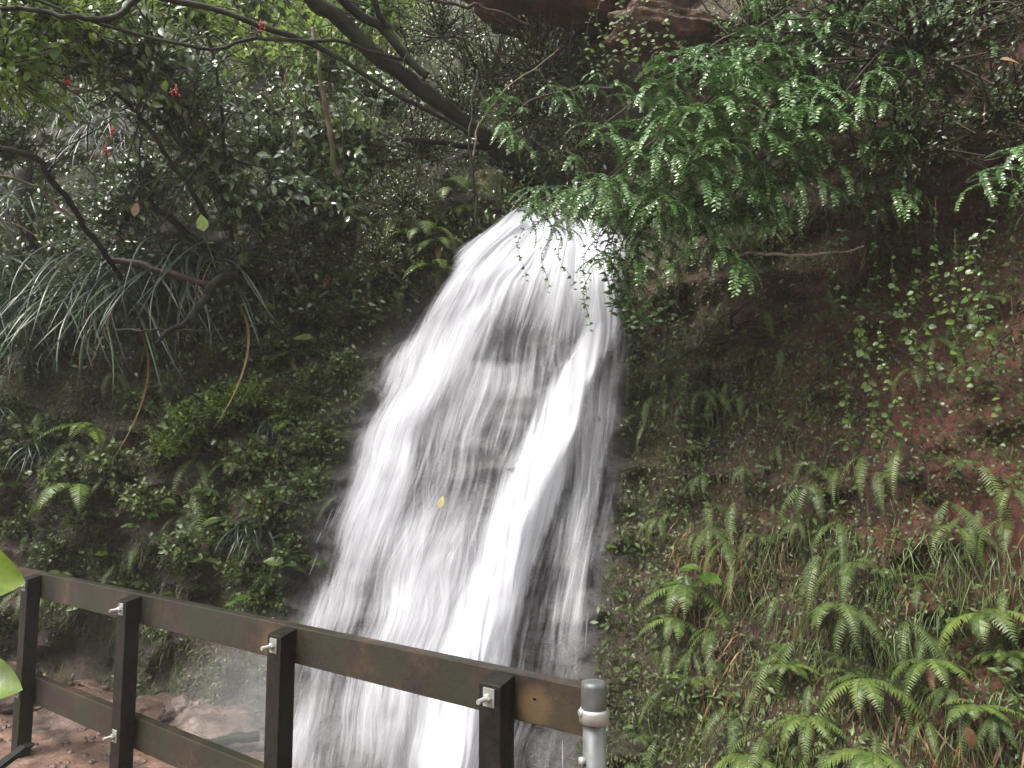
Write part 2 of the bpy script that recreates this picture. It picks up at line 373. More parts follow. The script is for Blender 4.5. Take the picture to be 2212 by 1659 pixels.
def pinna_t(n=7, W=.22, tooth=.35):
    """narrow toothed leaflet"""
    t = np.linspace(0, 1, n); wd = W * .5 * (1 - t ** 1.6) * (1 - .25 * np.exp(-t * 12)); wd[-1] = .002
    V = []; 
    for i in range(n):
        k = wd[i] * (1 if i % 2 else 1 - tooth)
        V += [(-k, t[i], 0.02 * (i % 2)), (0, t[i] - .02, .0), (k, t[i], .02 * (i % 2))]
    V = np.array(V); V[:, 2] -= .18 * V[:, 1] ** 2
    Fq = []
    for i in range(n - 1):
        a = i * 3; Fq += [(a, a + 1, a + 4, a + 3), (a + 1, a + 2, a + 5, a + 4)]
    return V, np.array(Fq)
PIN = pinna_t(); PIN9 = pinna_t(11, .34, .5); PINS = leaf_t(1, .2, 4, .05, .15)

# generic curve in a frond: starts along d, bends to g
def arc(L, a0, a1, n, side=0.0, ex=.8):
    """polyline in the YZ plane: elevation angle a0 at base to a1 at the tip"""
    s = np.linspace(0, 1, n); a = a0 + (a1 - a0) * s ** ex; st = L / (n - 1)
    y = np.concatenate([[0], np.cumsum(np.cos(a[:-1]) * st)]); z = np.concatenate([[0], np.cumsum(np.sin(a[:-1]) * st)])
    x = side * L * s ** 2; return np.stack([x, y, z], -1)
def frond_geo(L=.5, W=.2, npair=22, a0=1.0, a1=-1.2, tmpl=PIN, side=0., geo=None, az=0., stalk=.12, ang=1.15, fill=1.15):
    g = geo or Geo(); p = arc(L, a0, a1, 26, side)
    ca_, sa = math.cos(az), math.sin(az); Rz = np.array([[ca_, -sa, 0], [sa, ca_, 0], [0, 0, 1]]); p = p @ Rz.T
    T = unit(np.gradient(p, axis=0)); 
    g.tube(p, np.linspace(.0035, .001, 26) * (L / .5), 4, t=.15, cap=False)
    t = np.linspace(stalk, .985, npair); q = np.stack([np.interp(t * 25, np.arange(26), p[:, k]) for k in range(3)], -1)
    d = unit(np.stack([np.interp(t * 25, np.arange(26), T[:, k]) for k in range(3)], -1))
    sx = np.array([ca_, sa, 0.]); nrm = unit(np.cross(np.broadcast_to(sx, d.shape), d))
    tt = (t - stalk) / (1 - stalk)
    ln = W * .5 * np.minimum(1, (tt + .12) * 3.2) ** .6 * (1 - tt ** 2.2) + .004
    for sg in (-1, 1):
        dd = unit(d * math.cos(ang) + sg * np.cross(d, nrm) * math.sin(ang) - nrm * .12 + rng.normal(size=d.shape) * .05)
        wscale = fill * (L * (1 - stalk) / npair) / .22 * .9
        S = np.stack([np.minimum(np.full(npair, wscale), ln * 1.1), ln, ln], -1)
        g.inst(tmpl[0], tmpl[1], frames(dd, nrm + rng.normal(size=d.shape) * .12), q, S, .2 + .6 * rng.random() + .25 * rng.random(npair) + .2 * tt)
    return g

# fern prototypes -------------------------------------------------
def make_fern(nf, L, W, npair, spread, a0, a1, tmpl=PIN, mat='fern', dead=0):
    root = empty('fern')
    for k in range(dead):
        frond_geo(L * rng.uniform(.5, .9), W * .42, npair, -.6, -1.6, tmpl, rng.normal() * .1, az=rng.normal() * .8).build('dead_frond', M['dead'], root)
    for k in range(nf):
        az = (k - (nf - 1) / 2) / max(nf - 1, 1) * spread + rng.normal() * .12
        g = frond_geo(L * rng.uniform(.75, 1.15), W * rng.uniform(.85, 1.1), npair, a0 + rng.normal() * .2, a1 + rng.normal() * .25, tmpl, rng.normal() * .08, az=az)
        g.build('frond', M[mat], root)
    return root
FERNS = {
 'hang1': make_fern(1, .42, .10, 24, 0, -.2, -1.5), 'hang2': make_fern(2, .40, .10, 24, .9, .1, -1.5), 'hang3': make_fern(3, .40, .11, 22, 1.4, .2, -1.55),
 'rosette': make_fern(6, .40, .15, 20, 3.2, .4, -1.2, PIN9, dead=1), 'rosette2': make_fern(8, .30, .13, 18, 4.2, .5, -1.1, PIN9, dead=1), 'wide': make_fern(4, .44, .20, 22, 2.4, .4, -1.1, PIN9),
 'bright': make_fern(3, .5, .17, 20, 1.6, .6, -.9, PINS, 'bright'), 'small': make_fern(5, .22, .09, 14, 3., .7, -.8)}
USED = set(); THINGS = []   # THINGS: (object, base words, category)
def place(proto, key, pos, nrm, s=1., yaw=None, tilt=0., name=None):
    o = proto if key not in USED else copy_tree(proto); USED.add(key)
    nrm = np.asarray(nrm, float); a = math.atan2(-nrm[0], nrm[1]) + (rng.normal() * .35 if yaw is None else yaw)
    o.location = Vector([float(q) for q in pos]); o.rotation_euler = (tilt + rng.normal() * .1, rng.normal() * .12, a); o.scale = (s,) * 3
    return o
def put_fern(kind, u, v, s=1., lift=.05, words='green fern', group=None, near=None):
    p = onto(u, v)[0] if near is None else P(u, v, near); n = bnormal(p[0], p[2])
    o = place(FERNS[kind], kind, p + n * lift, n, s); THINGS.append((o, words, 'fern', group or 'ferns on the banks', u, v)); return o

# ------------------------------------------------------------------ ground cover (stuff)
def scatter(n, x0, x1, z0, z1, dens=None):
    x = rng.uniform(x0, x1, n); z = rng.uniform(z0, z1, n)
    if dens is not None:
        k = rng.random(n) < dens(x, z); x, z = x[k], z[k]
    p = np.stack([x, bank(x, z), z], -1); u, v = project(p); wl_ = np.interp(v, wv, wl); wr_ = np.interp(v, wv, wr)
    return p, bnormal(x, z), u, v, (u > wl_ - 5) & (u < wr_ - 40) & (v > 480)
def cover(name, n, tmpl, size, mat, dens, label, cat, lift=(.0, .05), box=(-5.6, 5.6, -.7, 6.2), updown=.3, tint=(0, 1), inwater=False, nb=0.9):
    p, nn, u, v, wat = scatter(n, *box, dens)
    if not inwater: p, nn, u, v = p[~wat], nn[~wat], u[~wat], v[~wat]
    k = len(p); p = p + nn * rng.uniform(lift[0], lift[1], (k, 1))
    d = rng.normal(size=(k, 3)) + nn * .6; d[:, 2] += updown; fr = frames(unit(d), unit(nn * nb + rng.normal(size=(k, 3)) * .55 + [0, 0, .6]))
    g = Geo(); g.inst(*tmpl, fr, p, rng.uniform(size[0], size[1], k), tint[0] + (tint[1] - tint[0]) * np.clip(rng.random(k) * .6 + .4 * vnoise(p[:, 0] * 3, p[:, 2] * 3, 0, 3), 0, 1))
    o = g.build(name, M[mat]); return tag(o, label, cat, kind='stuff')
def patch(x, z, f=1.1, seed=31, lo=.42, hi=.6): return np.clip((vnoise(x * f, z * f, 0, seed) * .6 + vnoise(x * f * 2.6, z * f * 2.6, 0, seed + 1) * .4 - lo) / (hi - lo), 0, 1)
def d_moss(x, z): 
    edge = np.exp(-((x - 1.15 - .15 * z) / .55) ** 2) ; return np.clip(patch(x, z) * .85 * np.where(x > 1.6, .45, 1) + edge * .6, .10, 1)
cover('moss', 380000, QL, (.013, .034), 'moss', d_moss, 'dark green moss and filmy growth covering the wet banks', 'moss', (0, .05), updown=-.3)
cover('low_creeping_plants', 230000, QR, (.013, .03), 'creep', lambda x, z: np.clip((x - 1.1) / 1.2, 0, 1) * np.clip((4.4 - z) / 1.5, .4, 1) * (patch(x, z, 1.6, 91, .36, .56) * .9 + .1), 'tiny round leaved ground cover creeping over the right bank', 'ground cover', (.01, .06), tint=(-.1, .6))
cover('undergrowth', 90000, QL, (.03, .075), 'gloss', lambda x, z: np.clip((z - 2.2) / 1.0, 0, 1) * np.clip((1.0 - x) / 1.0, 0, 1) * np.clip(patch(x, z, .8, 41, .25, .55), .1, 1), 'dense mixed undergrowth on the slope above the waterfall', 'undergrowth', (.0, .3), (-9, 1.6, 1.8, 9))
cover('low_bank_leaves', 120000, QL, (.010, .058), 'fern', lambda x, z: patch(x, z, 1.3, 51, .44, .53) * np.where(z > 3, .5, 1) * np.where((x > 1.2) & (z > .9), .3, 1), 'small mixed leaves growing low on both banks', 'ground cover', (.01, .13), tint=(-.15, .85))

# pebbles on the stream bed
k = 2600; x = rng.uniform(-5.5, .5, k); y = rng.uniform(3.6, 7.2, k); g = Geo(); a = np.linspace(0, 2 * np.pi, 6, endpoint=False)
pv_ = np.concatenate([np.stack([np.cos(a), np.sin(a), a * 0 - .2], -1), np.stack([np.cos(a + .4) * .6, np.sin(a + .4) * .7, a * 0 + .5], -1)]); pf = [[i, (i + 1) % 6, 6 + (i + 1) % 6, 6 + i] for i in range(6)] + [[6, 7, 8, 9], [6, 9, 10, 11]]
g.inst(pv_, pf, frames(rand_dirs(k) * [1, 1, .2], np.array([0, 0, 1.]) + rng.normal(size=(k, 3)) * .2), np.stack([x, y, bedz(x, y) + .003], -1), rng.uniform(.006, .024, k))
tag(g.build('pebbles', M['boulder']), 'wet pinkish pebbles strewn over the stream bed', 'pebbles', kind='stuff')
# leaf litter on bed edge
k = 900; x = rng.uniform(-5, -1.4, k); y = 6.4 + rng.normal(size=k) * .35 - .25 * (x + 3.4).clip(0); g = Geo()
nn = unit(np.stack([rng.normal(size=k) * .3, rng.normal(size=k) * .3 - .3, np.ones(k)], -1))
g.inst(*LEAF, frames(rand_dirs(k), nn), np.stack([x, y, bedz(x, y) + .03], -1), rng.uniform(.03, .08, k))
tag(g.build('leaf_litter', M['dead']), 'fallen brown and orange leaves at the foot of the left bank', 'leaf litter', kind='stuff')

# rootlets and dry stems hanging over the right bank
g = Geo()
for k in range(1300):
    x = rng.uniform(.9, 4.2); z = rng.uniform(-.2, 4.6); y = bank(np.array([x]), np.array([z]))[0] - rng.uniform(.02, .12)
    L = rng.uniform(.15, .6); s = np.linspace(0, 1, 6); q = np.stack([x + rng.normal() * .25 * L * s, y - .05 * np.sin(s * 3) + rng.normal() * .05 * s, z - L * s * rng.uniform(.3, 1)], -1)
    g.tube(q + rng.normal(size=q.shape) * .006, np.linspace(.0035, .0015, 6), 3, cap=False)
tag(g.build('rootlets', M['twig']), 'thin brown roots hanging over the bare right bank', 'roots', kind='stuff')

# grass on lower right bank and beside the water
def grass_patch(n, box, L, mat, name, label, dens, tint=(0, 1)):
    p, nn, u, v, wat = scatter(n, *box, dens); p = p[~wat]; nn = nn[~wat]; k = len(p)
    s = np.linspace(0, 1, 5); Ls = rng.uniform(*L, k); side = rng.normal(size=(k, 1)) * .35
    out = unit(nn + np.concatenate([side, np.zeros((k, 1)), rng.uniform(-.3, .6, (k, 1))], 1))
    V = []; wdt = rng.uniform(.0012, .0034, k) * (1.9 if mat == 'dead' else 1)
    perp = unit(np.cross(out, [0, 0, 1.])); kink = rng.normal(size=k) * .3
    for i, q in enumerate(s):
        c = p + out * (Ls * (.7 * q - .35 * q * q))[:, None] + np.array([0, 0, -1.]) * (Ls * .95 * q ** 1.5)[:, None] + perp * (Ls * kink * q * q)[:, None]
        ww = (wdt * (1 - q * .92))[:, None]
        V += [c - perp * ww, c + perp * ww]
    V = np.stack(V, 1); f = np.array([(2 * i, 2 * i + 1, 2 * i + 3, 2 * i + 2) for i in range(4)])
    Fq = (f[None] + (np.arange(k) * 10)[:, None, None]).reshape(-1, 4)
    g = Geo(); g.add(V.reshape(-1, 3), Fq, np.repeat(tint[0] + (tint[1] - tint[0]) * rng.random(k), 4)); tag(g.build(name, M[mat]), label, 'grass', kind='stuff')
grass_patch(7000, (.8, 3.4, -.8, 1.3), (.12, .38), 'fern', 'grass', 'long fine grass hanging down the lower right bank', lambda x, z: np.clip(1.4 - np.abs(x - 1.5 - .4 * z) / .8, 0, 1))
grass_patch(3600, (1.0, 3.4, -.8, 1.2), (.15, .38), 'dead', 'dry_grass', 'dry straw coloured grass blades hanging among the green grass', lambda x, z: patch(x, z, 1.7, 66, .45, .6), (.4, 1))
grass_patch(26000, (-5, 4, -.6, 3.4), (.08, .28), 'moss', 'fine_grass', 'fine grass and moss strands hanging over both banks', lambda x, z: patch(x, z, 1.4, 67, .36, .6), (0, 1))

# ------------------------------------------------------------------ waterfall
def water_mat(name, hi=.85, sx=26., sy=1.3, gain=1.):
    m, t, b, o = newmat(name)
    uvn = N(t, 'ShaderNodeUVMap', uv_map='UVMap'); d = N(t, 'ShaderNodeAttribute', attribute_name='dens')
    acc = None
    n0 = N(t, 'ShaderNodeTexNoise', Scale=3.0, Detail=2.0); t.links.new(uvn.outputs[0], n0.inputs['Vector'])
    mixv = N(t, 'ShaderNodeMix', data_type='VECTOR'); mixv.inputs[0].default_value = .06
    t.links.new(uvn.outputs[0], mixv.inputs[4]); t.links.new(n0.outputs['Color'], mixv.inputs[5])
    for (kx, ky, wgt, off) in ((sx * .5, sy * 4.2, .24, 3), (sx, sy * 1.4, .24, 0), (sx * 2.7, sy * 2.2, .28, 7), (sx * 7, sy * 3.4, .24, 13)):
        mp = N(t, 'ShaderNodeMapping'); mp.inputs['Scale'].default_value = (kx, ky, 1); mp.inputs['Location'].default_value = (off, off * 1.7, 0)
        t.links.new(mixv.outputs[1], mp.inputs[0])
        n = N(t, 'ShaderNodeTexNoise', Scale=1.0, Detail=3.0, Roughness=.6); t.links.new(mp.outputs[0], n.inputs['Vector'])
        mu = N(t, 'ShaderNodeMath', operation='MULTIPLY_ADD'); mu.inputs[1].default_value = wgt; t.links.new(n.outputs[0], mu.inputs[0])
        if acc: t.links.new(acc, mu.inputs[2])
        else: mu.inputs[2].default_value = 0
        acc = mu.outputs[0]
    # alpha = clamp((noise - (1-dens)) * k)
    ad = N(t, 'ShaderNodeMath', operation='MULTIPLY_ADD'); t.links.new(d.outputs['Fac'], ad.inputs[0]); ad.inputs[1].default_value = .62; t.links.new(acc, ad.inputs[2])
    mr = N(t, 'ShaderNodeMapRange', interpolation_type='SMOOTHSTEP'); t.links.new(ad.outputs[0], mr.inputs[0])
    mr.inputs[1].default_value = .62; mr.inputs[2].default_value = 1.0; mr.inputs[3].default_value = 0; mr.inputs[4].default_value = hi
    b.inputs['Base Color'].default_value = (.76, .77, .82, 1); b.inputs['Roughness'].default_value = .45; b.inputs['Specular IOR Level'].default_value = .3
    bp = N(t, 'ShaderNodeBump', Strength=.35, Distance=.02); t.links.new(acc, bp.inputs['Height']); t.links.new(bp.outputs[0], b.inputs['Normal'])
    tl = N(t, 'ShaderNodeBsdfTranslucent'); tl.inputs[0].default_value = (.76, .77, .82, 1)
    m1 = N(t, 'ShaderNodeMixShader'); m1.inputs[0].default_value = .35; t.links.new(b.outputs[0], m1.inputs[1]); t.links.new(tl.outputs[0], m1.inputs[2])
    tp = N(t, 'ShaderNodeBsdfTransparent'); ms = N(t, 'ShaderNodeMixShader'); t.links.new(mr.outputs[0], ms.inputs[0]); t.links.new(tp.outputs[0], ms.inputs[1]); t.links.new(m1.outputs[0], ms.inputs[2])
    t.links.new(ms.outputs[0], o.inputs[0]); return m
WM = [water_mat('falling_water', .76, 24, 1.5), water_mat('falling_water_fine', .66, 40, 2.2), water_mat('falling_water_jet', .97, 9, 1.0)]
def bands(s, t):
    """how much water: s across 0..1, t down 0..1"""
    sj = np.interp(t, [0, .06, .2, .3, .52, .76, 1], [.70, .79, .81, .70, .615, .56, .57]); wj = np.interp(t, [0, .15, .3, .6, 1], [.08, .07, .08, .11, .13])
    jet = np.exp(-np.abs((s - sj) / wj) ** 2.4)
    lf = np.exp(-((s - np.interp(t, [0, .2, .35, .55, .7, 1], [.5, .28, .17, .2, .12, .12])) / .13) ** 2) * np.interp(t, [0, .5, .75, 1], [1, .8, .6, 1.15])
    mid = .35 * np.exp(-((s - .45) / .08) ** 2) * (t > .25)
    top = np.clip(1.35 - t * 4.6, 0, 1)
    base = .22 + .28 * vnoise(s * 6, t * 5, 0, 8) + .14 * np.exp(-((t - .28) / .16) ** 2) - .06 * np.exp(-((s - .5) / .12) ** 2) * (t > .3)
    right = np.where(s > sj + wj, -.13 + .14 * np.clip((t - .6) * 4, 0, 1) - .1 * np.clip((s - .9) * 8, 0, 1) * (t > .15), 0)
    dn = np.maximum.reduce([base + 0 * s, .75 * lf, base + mid * .5, top * .95, jet]) + right + .22 * (vnoise(s * 9, t * 5, 0, 44) - .5)
    se = s + .10 * (vnoise(s * 3, t * 16, 0, 81) - .5); edge = np.clip((se + .01) / .12, 0, 1) * np.clip((1 - s + .08 * (vnoise(s * 3, t * 20, 0, 83) - .5)) / .14, 0, 1) * np.clip(t / .012, 0, 1)
    return np.clip(dn, 0, 1) * edge ** .7 - (1 - edge) * .35
def water_sheet(name, mat, off, seed, s0=0, s1=1, t1=1., ns=150, ntt=170, bulge=0., parent=None, dfun=bands):
    s, t = np.meshgrid(np.linspace(s0, s1, ns), np.linspace(0, t1, ntt)); v = 493 + t * (1800 - 493)
    L_ = np.interp(v, wv, wl); R_ = np.interp(v, wv, wr); u = L_ + s * (R_ - L_) + 26 * (vnoise(s * 9, t * 14, 0, seed + 9) - .5)
    v = v + 60 * (vnoise(s * 11, t * 0, 0, seed) - .5) * np.clip(1 - t * 8, 0, 1) + 14 * (np.abs(s - .35) * 2) ** 2 * np.clip(1 - t * 10, 0, 1)
    p = onto(u.ravel(), v.ravel(), bank0).reshape(s.shape + (3,)); n = np.array([0., -1, .25]); n /= np.linalg.norm(n)
    o = off * (np.clip(t * 8, .25, 1)) + bulge * np.sin(np.pi * np.clip((s - s0) / (s1 - s0), 0, 1)) 
    o = o + .16 * fbm(s * 5, t * 9, 0, seed + 6, 3) + .05 * (vnoise(s * 22, t * 3, 0, seed + 1) - .5) + .09 * (vnoise(s * 6, t * 7, 0, seed + 2) - .5) + .03 * (vnoise(s * 70, t * 6, 0, seed + 3) - .5)
    p = p + n * (o[..., None] + .25)
    g = Geo(); idx = np.arange(s.size).reshape(s.shape)
    g.add(p.reshape(-1, 3), np.stack([idx[:-1, :-1], idx[:-1, 1:], idx[1:, 1:], idx[1:, :-1]], -1).reshape(-1, 4))
    return g.build(name, mat, parent, uv=np.stack([s.ravel() + seed, t.ravel() + seed * .37], -1), attrs={'dens': dfun(s, t).ravel()})
wf = empty('waterfall', P(950, 1600, 4.6)); wf_loc = np.array(wf.location)
wf.location = (0, 0, 0)
for k, (off, mm, sc_) in enumerate(((.02, 0, 1), (.10, 1, .86), (.17, 0, .72))):
    water_sheet('water_sheet', WM[mm], off, 3 + k * 5, parent=wf, dfun=lambda s, t, q=sc_: bands(s, t) * q)
def jetfun(s, t):
    sj = np.interp(t, [0, .06, .2, .3, .52, .76, 1], [.70, .79, .81, .70, .615, .56, .57]); wj = np.interp(t, [0, .15, .3, .6, 1], [.09, .055, .06, .085, .12])
    return np.clip(np.exp(-np.abs((s - sj) / wj) ** 2.2) * 1.3 * np.clip(t * 10, .3, 1) + .55 * (vnoise(s * 22, t * 5, 0, 61) - .5) + .35 * (vnoise(s * 60, t * 4, 0, 62) - .5) - .34 * t, 0, 1.05) - .25
water_sheet('main_jet', WM[2], .25, 31, .42, 1., parent=wf, dfun=jetfun, bulge=.0)
# flung drops and threads along the edges
g = Geo()
for k in range(80):
    t = rng.random() ** .8; v = 500 + t * 1200; le = rng.random() < .85; L_ = np.interp(v, wv, wl); R_ = np.interp(v, wv, wr)
    u = L_ + 35 + (abs(rng.normal()) * 60) if le else rng.uniform(L_, R_ - 60)
    ln = rng.uniform(.04, .22); p = onto(u, v, bank0)[0] + np.array([0, -1, .25]) * rng.uniform(.2, .4)
    dirn = np.array([-.35 if le else rng.uniform(-.3, 0), -.12, -1.]); dirn[0] *= (1.6 - t)
    s = np.linspace(0, 1, 4)[:, None]; g.tube(p + unit(dirn) * ln * s, np.array([.0005, .0018, .0018, .0005]) * rng.uniform(.5, 1.3), 4, cap=False)
m, t_, b_, o_ = newmat('water_drops'); b_.inputs['Base Color'].default_value = (.8, .82, .88, 1); b_.inputs['Roughness'].default_value = .2; b_.inputs['Alpha'].default_value = .55
M['drops'] = m
dr = g.build('spray_drops', m, wf); dr['kind'] = 'stuff'
tag(wf, 'white waterfall pouring down the rock face behind the wooden fence', 'waterfall')

# ------------------------------------------------------------------ fence
RZ = .95
A = P_z(87., 1238., RZ); B = P_z(1268., 1486., RZ); D = unit(A - B); Nn = np.array([D[1], -D[0], 0.]);  Nn = Nn if Nn[1] < 0 else -Nn
def wood(name):
    m, t, b, o = newmat(name)
    tc = N(t, 'ShaderNodeTexCoord'); mp = N(t, 'ShaderNodeMapping'); mp.inputs['Scale'].default_value = (1, 1, 1)
    t.links.new(tc.outputs['Object'], mp.inputs[0])
    n1 = N(t, 'ShaderNodeTexNoise', Scale=3.5, Detail=7.0, Roughness=.65); t.links.new(mp.outputs[0], n1.inputs['Vector'])
    wv_ = N(t, 'ShaderNodeTexNoise', Scale=45.0, Detail=5.0, Roughness=.6); t.links.new(mp.outputs[0], wv_.inputs['Vector'])
    r = ramp(t, [(.3, (.009, .007, .006)), (.5, (.026, .018, .014)), (.62, (.065, .038, .022)), (.75, (.13, .075, .035))], n1.outputs[0])
    r2 = ramp(t, [(.3, (.45, .45, .45)), (.7, (1.3, 1.3, 1.3))], wv_.outputs[0])
    mx = N(t, 'ShaderNodeMix', data_type='RGBA', blend_type='MULTIPLY'); mx.inputs[0].default_value = 1; t.links.new(r.outputs[0], mx.inputs[6]); t.links.new(r2.outputs[0], mx.inputs[7])
    n2 = N(t, 'ShaderNodeTexNoise', Scale=5.0, Detail=6.0); t.links.new(tc.outputs['Object'], n2.inputs['Vector'])
    ge = N(t, 'ShaderNodeAttribute', attribute_name='tint')
    ad = N(t, 'ShaderNodeMath', operation='MULTIPLY_ADD'); t.links.new(ge.outputs['Fac'], ad.inputs[0]); ad.inputs[1].default_value = .25; t.links.new(n2.outputs[0], ad.inputs[2])
    r3 = ramp(t, [(.55, (0, 0, 0)), (.75, (.8, .8, .8))], ad.outputs[0])
    m2 = N(t, 'ShaderNodeMix', data_type='RGBA'); t.links.new(r3.outputs[0], m2.inputs[0]); t.links.new(mx.outputs[2], m2.inputs[6]); m2.inputs[7].default_value = (.018, .022, .010, 1)
    col = m2.outputs[2]
    for hc_ in HOLES:
        sb = N(t, 'ShaderNodeVectorMath', operation='SUBTRACT'); t.links.new(tc.outputs['Object'], sb.inputs[0]); sb.inputs[1].default_value = tuple(float(q) for q in hc_)
        ln = N(t, 'ShaderNodeVectorMath', operation='LENGTH'); t.links.new(sb.outputs[0], ln.inputs[0])
        a_ = N(t, 'ShaderNodeMath', operation='MULTIPLY_ADD'); t.links.new(wv_.outputs[0], a_.inputs[0]); a_.inputs[1].default_value = .05; t.links.new(ln.outputs['Value'], a_.inputs[2])
        q_ = N(t, 'ShaderNodeMapRange'); t.links.new(a_.outputs[0], q_.inputs[0]); q_.inputs[1].default_value = .10; q_.inputs[2].default_value = .06; q_.inputs[4].default_value = .85
        mm = N(t, 'ShaderNodeMix', data_type='RGBA'); t.links.new(q_.outputs[0], mm.inputs[0]); t.links.new(col, mm.inputs[6]); mm.inputs[7].default_value = (.095, .06, .03, 1); col = mm.outputs[2]
    t.links.new(col, b.inputs['Base Color']); b.inputs['Roughness'].default_value = .42
    bp = N(t, 'ShaderNodeBump', Strength=.5, Distance=.004); t.links.new(wv_.outputs[0], bp.inputs['Height']); t.links.new(bp.outputs[0], b.inputs['Normal'])
    return m
def along0(u):
    lo, hi = -1., 6.
    for _ in range(50):
        mid = (lo + hi) / 2
        if project(B + D * mid)[0] > u: lo = mid
        else: hi = mid
    return lo
HOLES = []
for uc in (84, 296, 626, 1088):
    hc_ = B + D * (along0(uc) + (.11 if uc < 1000 else -.115)); hc_[2] = RZ - .085; HOLES.append(hc_)
M['wood'] = wood('wet_dark_timber'); M['postwood'] = bark_mat('wet_black_timber', (.004, .004, .004), (.018, .014, .011), (.012, .013, .008), 20, .45)
def metal(name, col, rough, met=1.):
    m, t, b, o = newmat(name); tc = N(t, 'ShaderNodeTexCoord'); n = N(t, 'ShaderNodeTexNoise', Scale=30.0, Detail=5.0); t.links.new(tc.outputs['Object'], n.inputs['Vector'])
    r = ramp(t, [(.3, tuple(c * .6 for c in col)), (.7, col)], n.outputs[0]); t.links.new(r.outputs[0], b.inputs['Base Color'])
    r2 = ramp(t, [(.3, (rough * .8,) * 3), (.7, (rough * 1.5,) * 3)], n.outputs[0]); t.links.new(r2.outputs[0], b.inputs['Roughness']); b.inputs['Metallic'].default_value = met; return m
M['galv'] = metal('galvanised_steel', (.15, .16, .16), .5, .4); M['bolt'] = metal('bright_steel', (.50, .50, .48), .4, .5); M['zinc'] = metal('dull_zinc_plate', (.36, .38, .33), .5, .5)
fence = empty('wooden_fence', (0, 0, 0)); Z = np.array([0, 0, 1.])
def rail(ztop, h, th, s0, s1, name):
    c = B + D * ((s0 + s1) / 2); c = np.array([c[0], c[1], ztop - h / 2]) - Nn * th / 2
    g = Geo(); g.box(c, [D, Nn, Z], ((s1 - s0) / 2, th / 2, h / 2), .5, bev=.004)
    # a gentle warp so the edges are not ruler clean
    return g.build(name, M['wood'], fence, smooth=False)
def along(u, zz=RZ):
    # position along the rail where its front edge crosses column u
    a = (u - CU) / F; cp, sp = math.cos(PITCH), math.sin(PITCH); lo, hi = -1., 6.
    for _ in range(50):
        mid = (lo + hi) / 2; q = B + D * mid
        if project(q)[0] > u: lo = mid
        else: hi = mid
    return lo
rail(RZ, .137, .045, -.02, 6.5, 'top_rail'); rail(.385, .14, .045, -.4, 6.5, 'bottom_rail')
PW, PD = .082, .070
M['hole'] = newmat('dark_hole')[0]; M['hole'].node_tree.nodes['Principled BSDF'].inputs['Base Color'].default_value = (.005, .004, .003, 1)
def nut_bolt(c, par, s=1.):
    g = Geo(); g.box(c + Nn * .0025, [D, Nn, Z], (.021 * s, .0025, .027 * s), .5, bev=.001); pl = g.build('washer_plate', M['zinc'], par, smooth=False)
    g = Geo(); g.tube([c + Nn * .004, c + Nn * .006, c + Nn * .017, c + Nn * .019], [.0125, .013, .013, .011], 6)
    th = np.linspace(0, 1, 22); q = c + Nn * (.018 + .036 * th)[:, None]; g.tube(q, .0068 + .0008 * (np.arange(22) % 2), 10); g.build('bolt', M['bolt'], par, smooth=False)
for uc, has_low in ((84, 0), (296, 1), (626, 0), (1088, 0)):
    s = along(uc); c = B + D * s + Nn * (PD / 2 + .001); ztop = RZ - .006; zb = -.45
    g = Geo(); g.box(np.array([c[0], c[1], (ztop + zb) / 2]), [D, Nn, Z], (PW / 2, PD / 2, (ztop - zb) / 2), .5, bev=.004)
    # weathered slanting top
    for arr in g.v:
        k = arr[:, 2] > ztop - .02; arr[k, 2] -= .010 + .25 * ((arr[k] - c) @ Nn)
    po = g.build('post', M['postwood'], fence, smooth=False)
    fc = np.array([c[0], c[1], 0]) + Nn * (PD / 2)
    nut_bolt(fc + Z * (RZ - .062), po)
    nut_bolt(fc + Z * (.385 - .07), po)
    # old bolt hole in the rail, left of each post
    hs_ = s + (.11 if uc < 1000 else -.115); hc = B + D * hs_ + Nn * .0006; hc[2] = RZ - .062
    g = Geo(); g.tube([hc - Nn * .002, hc + Nn * .0004], [.0055, .0055], 12); g.build('bolt_hole', M['hole'], fence)
# diagonal brace at the far left
q0 = P(-60, 1700, 2.9); q1 = P(62, 1608, 3.05); ax = unit(q1 - q0); up = unit(np.cross(ax, Nn)); g = Geo(); g.box((q0 + q1) / 2 - up * .0, [ax, Nn, np.cross(ax, Nn)], (np.linalg.norm(q1 - q0) / 2, .02, .05), .5, bev=.003)
g.build('brace', M['postwood'], fence, smooth=False)
tag(fence, 'dark wet timber post and rail fence in front of the waterfall', 'fence')
# galvanised hand rail post
pc = P(1283, 1520, 1.98); px_, py_ = pc[0], pc[1]
ztp = P(1283, 1470, 1.98)[2]; gp = empty('handrail_pipe', (px_, py_, 0)); r0 = .0295
g = Geo(); g.tube([(0, 0, -.2), (0, 0, .3), (0, 0, ztp - .03)], r0, 28); g.build('pipe', M['galv'], gp)
g = Geo(); hh = np.array([-.10, -.098, -.05, -.045, -.030, -.014, -.004, .0]); rr = np.array([.0, .0325, .034, .0345, .034, .031, .024, .001])
g.tube(np.stack([hh * 0, hh * 0, ztp + hh], -1) + np.array([0, 0, 0]), [.030, .0325, .0325, .0325, .0330, .0325, .030, .018], 28)
g.build('end_fitting', M['galv'], gp)
zc = P(1283, 1545, 1.98)[2]
g = Geo(); g.tube([(0, 0, zc - .018), (0, 0, zc - .016), (0, 0, zc + .012), (0, 0, zc + .016), (0, 0, zc + .018)], [.031, .038, .038, .036, .031], 28); g.build('collar', M['bolt'], gp)
for zz in (zc + .01, P(1283, 1640, 1.98)[2]):
    g = Geo(); dv = unit(np.array([-1., -.35, 0])); g.tube([dv * .025, dv * .040, dv * .042] + np.array([0, 0, zz]), [.010, .010, .008], 10); g.build('set_screw', M['bolt'], gp)
